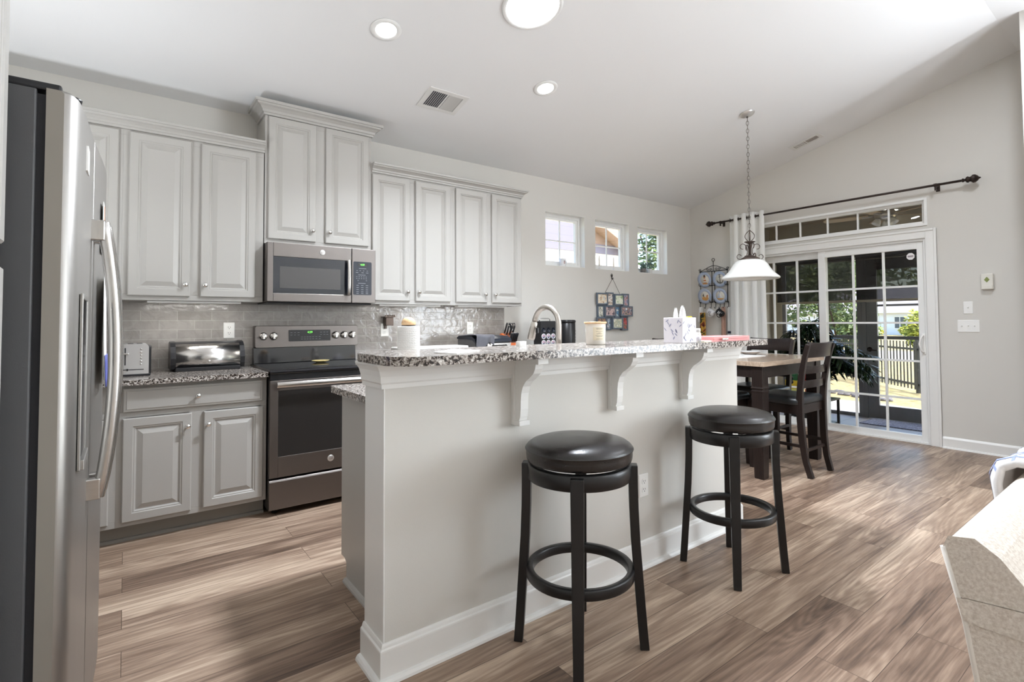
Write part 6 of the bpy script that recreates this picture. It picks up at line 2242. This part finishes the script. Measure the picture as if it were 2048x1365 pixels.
obj('pane', MB().box(PXO + 0.033, PXO + 0.036, -2.270, -1.618, 0.062, 1.90), 'pane_clear', d2)
m = MB().lathe([(0.032, 0.0), (0.032, 0.008), (0.012, 0.012), (0.010, 0.035)], 20, T(PXO + 0.015, -1.520, 0.815) @ Matrix.Rotation(-PI / 2, 4, 'Y'))
m.tube([(PXO - 0.018, -1.520, 0.815), (PXO - 0.028, -1.535, 0.812), (PXO - 0.026, -1.600, 0.806), (PXO - 0.022, -1.625, 0.808)], [0.010, 0.009, 0.008, 0.007], 8)
obj('handle', m, 'bronze_dark', d2)


def shade(label, y0, y1):
    t = thing('roller_shade', label, 'shade', (PXO - 0.05, (y0 + y1) / 2, 1.77), 0, 'dark porch roller shades')
    obj('mesh', MB().box(PXO - 0.052, PXO - 0.050, y0 + 0.01, y1 - 0.01, 1.495, 2.09), 'shade_mesh', t)
    obj('roller', MB().tube([(PXO - 0.045, y0, 2.115), (PXO - 0.045, y1, 2.115)], 0.030, 14), 'black_plastic', t)
    obj('hem_bar', MB().box(PXO - 0.062, PXO - 0.042, y0, y1, 1.462, 1.4948), 'porch_beige', t, bevel=0.003)
    obj('bracket', MB().box(PXO - 0.07, PXO - 0.002, y0 - 0.006, y0, 2.08, 2.15).box(PXO - 0.07, PXO - 0.002, y1, y1 + 0.006, 2.08, 2.15), 'porch_frame', t)


shade('dark mesh roller shade half lowered over the porch window', -1.366, -0.270)
shade('dark mesh roller shade half lowered over the grey porch door', -2.480, -1.385)

t = thing('ceiling_fan', 'pale-bladed ceiling fan on the porch, seen through the transom', 'ceiling fan', (7.15, -2.03, 2.65))
fx, fy = 7.15, -2.03
obj('motor', MB().lathe([(0.0, 2.6498), (0.065, 2.648), (0.07, 2.62), (0.02, 2.605), (0.018, 2.54), (0.09, 2.53), (0.115, 2.50), (0.115, 2.45), (0.08, 2.425), (0.0, 2.42)], 28, T(fx, fy, 0)), 'fan_metal', t)
for k in range(5):
    a = 0.5 + k * 2 * PI / 5
    R = T(fx, fy, 2.475) @ Matrix.Rotation(a, 4, 'Z') @ Matrix.Rotation(math.radians(11), 4, 'X')
    b = obj('blade', MB().prism([(0.17, -0.045), (0.62, -0.062), (0.66, -0.03), (0.66, 0.03), (0.62, 0.062), (0.17, 0.045)], 'z', -0.004, 0.004, M=R), 'fan_blade', t)
    obj('blade_iron', MB().box(0.095, 0.24, -0.022, 0.022, -0.010, -0.0042, R), 'fan_metal', b, bevel=0.002)
for k in range(3):
    a = 0.2 + k * 2 * PI / 3
    obj('lamp_shade', MB().lathe([(0.012, 0.0), (0.035, -0.02), (0.05, -0.075), (0.046, -0.075), (0.0, -0.03)], 18, T(fx + 0.07 * math.cos(a), fy + 0.07 * math.sin(a), 2.43) @ Matrix.Rotation(a, 4, 'Z') @ Matrix.Rotation(-0.5, 4, 'Y')), 'shade_glass', t)
for x, y, lb in ((7.86, -1.89, 'small round porch ceiling light seen through the transom above the fan'), (7.90, -2.36, 'small round porch ceiling light at the end of the transom')):
    t = thing('porch_light', lb, 'ceiling light', (x, y, 2.65), 0, 'round porch ceiling lights')
    obj('trim_ring', MB().lathe([(0.06, -0.003), (0.085, -0.003), (0.085, 0.0), (0.06, 0.0)], 24, T(x, y, 2.65)), 'vinyl_white', t)
    obj('lens', MB().lathe([(0.06, -0.001), (0.06, -0.003), (0.0, -0.006)], 24, T(x, y, 2.65)), 'porch_light', t)
tag(obj('door_mat', MB().box(7.50, 7.97, -2.36, -1.56, PF, PF + 0.012), 'rug_grey', bevel=0.004), 'blue-grey door mat on the porch tiles by the grey door', 'mat')

# big potted plant
t = thing('potted_plant', 'large dark drooping potted plant on the porch behind the glass', 'plant', (7.22, -1.12, PF))
obj('pot', MB().lathe([(0.0, 0.0), (0.15, 0.0), (0.19, 0.30), (0.205, 0.33), (0.185, 0.33), (0.17, 0.29), (0.0, 0.28)], 28, T(7.22, -1.12, PF)), 'pot_grey', t)
random.seed(21)
st_, lf = MB(), MB()


def leaf(mb, p, d, L_, W_):
    d = d.normalized()
    s = d.cross(Vector((0, 0, 1)))
    if s.length < 1e-3:
        s = Vector((1, 0, 0))
    s.normalize()
    n = s.cross(d)
    a = p
    v = [a, a + d * L_ * 0.3 + s * W_ - n * W_ * 0.25, a + d * L_ * 0.35, a + d * L_ * 0.3 - s * W_ - n * W_ * 0.25, a + d * L_ * 0.7 + s * W_ * 0.7 - n * (W_ * 0.3 + L_ * 0.06), a + d * L_ * 0.7 - n * L_ * 0.05, a + d * L_ * 0.7 - s * W_ * 0.7 - n * (W_ * 0.3 + L_ * 0.06), a + d * L_ - n * L_ * 0.16]
    mb.add([tuple(q) for q in v], [(0, 1, 2), (0, 2, 3), (1, 4, 5, 2), (2, 5, 6, 3), (4, 7, 5), (5, 7, 6)], True)


for k in range(54):
    a = random.uniform(0, 2 * PI)
    h0 = random.uniform(0.15, 0.55)
    reach = random.uniform(0.25, 0.80)
    rise = random.uniform(0.25, 0.80) * (1.15 - reach)
    p0 = Vector((7.22 + random.uniform(-0.05, 0.05), -1.12 + random.uniform(-0.05, 0.05), PF + 0.28))
    pts = []
    n_ = 12
    for q in range(n_ + 1):
        u = q / n_
        z = p0.z + h0 * min(1, u * 2) + rise * math.sin(u * PI * 0.78) * 1.1
        r_ = reach * u ** 1.2
        pts.append(Vector((p0.x + r_ * math.cos(a) * 0.55, p0.y + r_ * math.sin(a), z)))
    st_.tube([tuple(p) for p in pts], [0.007 - 0.0045 * q / n_ for q in range(n_ + 1)], 5)
    for q in range(4, n_ + 1):
        for rep in range(3):
            td = (pts[q] - pts[q - 1]).normalized()
            side = td.cross(Vector((0, 0, 1))).normalized()
            for sg in (1, -1):
                d = td * random.uniform(0.35, 0.9) + side * sg * random.uniform(0.5, 1.0) + Vector((0, 0, random.uniform(-0.75, 0.1)))
                pp = pts[q - 1].lerp(pts[q], rep / 3)
                leaf(lf, pp, d, random.uniform(0.12, 0.21), random.uniform(0.012, 0.021))
obj('stems', st_, 'houseplant_leaf', t)
obj('foliage', lf, 'houseplant_leaf', t)

# low rack with garden supplies behind the chairs
t = thing('garden_rack', 'low black rack holding garden supplies on the porch', 'rack', (6.62, -1.3, PF))
m = MB()
obj('top', MB().box(6.46, 6.80, -1.62, -0.98, 0.262, 0.282), 'black_wood', t, bevel=0.002)
obj('shelf', MB().box(6.46, 6.80, -1.60, -1.00, -0.02, -0.005), 'black_wood', t, bevel=0.002)
for x in (6.47, 6.765):
    for y in (-1.615, -1.010):
        obj('leg', MB().box(x, x + 0.025, y, y + 0.025, PF, 0.2618), 'black_wood', t)
t = thing('storage_bin', 'black and white patterned bin on the low porch rack', 'bin', (6.6, -1.3, -0.005))
obj('body', MB().box(6.49, 6.74, -1.52, -1.08, -0.0048, 0.17), 'black_plastic', t, bevel=0.01)
m = MB()
random.seed(9)
for k in range(26):
    y, z = random.uniform(-1.50, -1.12), random.uniform(0.02, 0.15)
    m.box(6.4885, 6.4899, y, y + random.uniform(0.01, 0.05), z, z + random.uniform(0.004, 0.012))
obj('pattern', m, 'mug_white', t)
t = thing('potting_mix_bag', 'green and yellow bag of plant feed on the porch rack', 'bag', (6.6, -1.17, 0.282))
pr = lambda a, b, z0, z1: MB().prism([(6.53, a), (6.64, a - 0.004), (6.65, b + 0.004), (6.53, b)], 'z', z0, z1)
obj('lower', pr(-1.085, -1.245, 0.2822, 0.372), 'bag_lime', t, bevel=0.008)
obj('middle', pr(-1.088, -1.242, 0.372, 0.475), 'bag_yellow', t)
obj('upper', pr(-1.092, -1.238, 0.475, 0.600), 'bag_green', t, bevel=0.012)
m = MB()
for z in (0.455, 0.505):
    m.lathe([(0.026, 0.0), (0.026, 0.002), (0.0, 0.002)], 20, T(6.5295, -1.165, z) @ Matrix.Rotation(-PI / 2, 4, 'Y'))
obj('logo_dots', m, 'black_plastic', t)
t = thing('potting_mix_bag', 'red-topped bag of plant feed on the porch rack', 'bag', (6.6, -1.40, 0.282))
obj('lower', pr(-1.320, -1.470, 0.2822, 0.430), 'bag_orange', t, bevel=0.008)
obj('upper', pr(-1.322, -1.468, 0.430, 0.610), 'bag_red', t, bevel=0.012)
# security sticker on the sliding panel's glass
t = thing('security_sticker', 'small round white security sticker high on the sliding door glass', 'sticker', (6.186, -2.545, 1.855))
M = T(6.1868, -2.548, 1.853) @ Matrix.Rotation(-PI / 2, 4, 'Y')
obj('disc', MB().prism([(0.036 * math.cos(2 * PI * k / 8 + PI / 8), 0.036 * math.sin(2 * PI * k / 8 + PI / 8)) for k in range(8)], 'z', 0, 0.0006, M=M), 'sticker_white', t)
m = MB()
for z in (1.848, 1.858):
    m.box(6.1858, 6.1862, -2.572, -2.524, z - 0.003, z + 0.003)
obj('lettering', m, 'sticker_ink', t)

# ------------------------------------------------------------------ the yard
GZ = -0.16
struct('ground_lawn', MB().box(-60, 120, -70, 110, -0.4, GZ), 'lawn')
struct('ground_patio', MB().prism([(8.12, -5), (9.35, -5), (9.30, -2.4), (9.62, -1.2), (9.55, 0.2), (9.30, 2.0), (8.12, 2.4)], 'z', GZ, GZ + 0.025), 'patio')
struct('ground_road', MB().box(20.5, 26.5, -60, 90, GZ, GZ + 0.01), 'road')
random.seed(4)
m = MB()
for k in range(90):
    y = random.uniform(-1.1, 1.6)
    x = 10.1 + 0.35 * random.random() + (y + 1) * 0.35
    m.ball((x, y, GZ + 0.02), (0.06, 0.06, 0.03), 6)
tag(obj('mulch_stones', m, 'mulch'), 'band of grey stones at the foot of the black fence', 'stones', kind='stuff')

A, B = Vector((14.6, 1.95, 0)), Vector((10.2, -2.55, 0))
dv = (B - A)
Lf = dv.length
du = dv / Lf
t = thing('garden_fence', 'black metal picket fence across the yard beyond the porch', 'fence', tuple(A + Vector((0, 0, GZ))))
ang = math.atan2(du.y, du.x)
FM = T(A.x, A.y, GZ) @ Matrix.Rotation(ang, 4, 'Z')
m = MB()
for z in (0.82, 0.16):
    m.box(0, Lf, -0.016, 0.016, z - 0.02, z + 0.02, FM)
obj('rails', m, 'fence_black', t)
m = MB()
k = 0
x = 0.06
while x < Lf:
    m.box(x - 0.009, x + 0.009, -0.009, 0.009, 0.06, 0.96, FM)
    x += 0.112
obj('picket_panel', m, 'fence_black', t)
for q in range(4):
    x = Lf * q / 3
    obj('post', MB().box(x - 0.03, x + 0.03, -0.03, 0.03, 0, 1.02, FM), 'fence_black', t, bevel=0.004)


def tree(label, x, y, crown, trunk_h, nleaf, leafmat, seed, name='tree', cat='tree', size=0.16, group='trees beyond the porch', lobes=7):
    random.seed(seed)
    t = thing(name, label, cat, (x, y, GZ), 0, group)
    cz = GZ + trunk_h
    if trunk_h > 0.2:
        tr = MB().tube([(x, y, GZ), (x + 0.05, y, GZ + trunk_h * 0.6), (x, y + 0.05, cz + crown[2] * 0.6)], [0.14, 0.11, 0.05], 8)
        for k in range(5):
            a = random.uniform(0, 2 * PI)
            tr.tube([(x, y, cz + 0.1), (x + crown[0] * 0.6 * math.cos(a), y + crown[1] * 0.6 * math.sin(a), cz + crown[2] * (0.7 + 0.5 * random.random()))], [0.06, 0.02], 5)
        obj('trunk', tr, 'bark', t)
    m = MB()
    cs = [(random.uniform(-0.6, 0.6), random.uniform(-0.6, 0.6), random.uniform(-0.5, 0.7), random.uniform(0.4, 0.62)) for _ in range(lobes)]
    for k in range(nleaf):
        a, b, c, r_ = random.choice(cs)
        th, ph = random.uniform(0, 2 * PI), math.acos(random.uniform(-1, 1))
        rr_ = r_ * random.uniform(0.55, 1.0)
        p = Vector((x + crown[0] * (a + rr_ * math.sin(ph) * math.cos(th)), y + crown[1] * (b + rr_ * math.sin(ph) * math.sin(th)), cz + crown[2] * (0.95 + c + rr_ * math.cos(ph))))
        if p.z < GZ + 0.05:
            continue
        d = Vector((random.gauss(0, 1), random.gauss(0, 1), random.gauss(-0.3, 0.7)))
        if d.length < 0.1:
            continue
        d.normalize()
        s = d.orthogonal().normalized()
        q = size * random.uniform(0.6, 1.3)
        m.add([tuple(p), tuple(p + d * q * 0.5 + s * q * 0.32), tuple(p + d * q), tuple(p + d * q * 0.5 - s * q * 0.32)], [(0, 1, 2, 3)], False)
    obj('foliage', m, leafmat, t)
    return t


tree('broad leafy tree seen through the nearest porch window bay', 16.2, 4.0, (1.4, 1.7, 1.9), 0.7, 5200, 'tree_leaf', 31, size=0.17)
tree('darker leafy tree standing left of the pale house, beyond the fence', 19.0, 3.2, (1.2, 1.15, 1.5), 0.3, 3600, 'tree_leaf', 32, size=0.17)
tree('tall distant tree whose crown shows above the house roof', 76, 24, (7, 8, 6), 3.0, 3000, 'tree_leaf', 33, size=0.9)
tree('tall distant tree behind the pale house, near the road', 75, 40, (7, 9, 6), 3.0, 3000, 'tree_leaf', 36, size=0.9)
tree('yellow-green bush growing by the black fence', 13.6, -0.62, (0.42, 0.42, 0.75), 0.05, 2200, 'bush_leaf', 34, name='bush', cat='bush', size=0.09, group=None, lobes=6)
tree('leafy tree outside the end window on the back wall', 11.7, 4.6, (1.5, 1.4, 2.2), 1.2, 5200, 'tree_leaf', 35, size=0.14)
for i, yy in enumerate((8.4, 9.8, 11.2, 13.2)):
    tree(('low shrub at the foot of the far house, first from the bush side', 'low shrub under the far house window', 'low shrub between the two far house windows', 'low shrub at the tree end of the far house')[i], 52.0, yy, (0.6, 0.42, 0.42), 0.0, 500, 'bush_leaf', 50 + i, name='shrub', cat='shrub', size=0.22, group='shrubs along the far house')

# pale house across the road
HX = 54.0
t = thing('house', 'pale blue house across the road with grey roof', 'house', (HX + 3, 12, GZ))
obj('walls', MB().box(HX, HX + 8, 2.0, 24.0, GZ, 1.95), 'house_siding', t)
m = MB().prism([(HX - 0.5, 1.86), (HX - 0.5, 1.98), (HX + 4, 4.3), (HX + 8.5, 1.98), (HX + 8.5, 1.86)], 'y', 1.5, 24.5)
obj('roof', m, 'house_roof', t)
obj('fascia', MB().box(HX - 0.56, HX - 0.5, 1.5, 24.5, 1.80, 1.99), 'house_trim', t)
for ya in (11.62, 13.75, 8.0, 17.2):
    f = MB().box(HX - 0.06, HX, ya - 0.12, ya + 0.90, 0.34, 1.56)
    w_ = obj('window', f, 'house_trim', t)
    obj('glass', MB().box(HX - 0.08, HX - 0.06, ya, ya + 0.78, 0.46, 1.44), 'house_glass', w_)
    obj('muntin', MB().box(HX - 0.1, HX - 0.08, ya + 0.36, ya + 0.42, 0.46, 1.44).box(HX - 0.1, HX - 0.08, ya, ya + 0.78, 0.92, 0.98), 'house_trim', w_)

# neighbouring house outside the small windows
NY = 4.0
t = thing('house', 'neighbouring white house with shade-tinted lilac-grey siding outside the small windows', 'house', (7, NY + 3, GZ))
obj('walls', MB().box(3.0, 9.15, NY, NY + 6, GZ, 2.755), 'house_trim', t)
obj('shaded_siding_band', MB().box(3.0, 9.15, NY - 0.02, NY + 6, 2.755, 2.96).box(3.0, 8.05, NY - 0.02, NY + 5.9, 2.96, 4.3), 'neighbor_siding_shade', t)
m = MB().prism([(8.05, 2.96), (8.95, 2.96), (8.05, 3.38)], 'y', NY, NY + 5.0)
obj('gable', m, 'neighbor_roof', t)
m = MB().prism([(8.05, 3.36), (9.32, 2.76), (9.36, 2.90), (8.05, 3.72)], 'y', NY - 0.35, NY + 5.2)
obj('roof', m, 'neighbor_roof', t)

# roof over the house; rear overhang added out of view to block the sun
struct('roof', MB().prism([(0.35, 2.72), (0.35, 2.86), (-3.4, 4.0), (-8.6, 3.95), (-11.6, 2.9), (-11.6, 2.78), (-8.62, 3.80), (-3.4, 3.85), (0.2, 2.94)], 'x', -1.5, 6.30), 'house_roof')
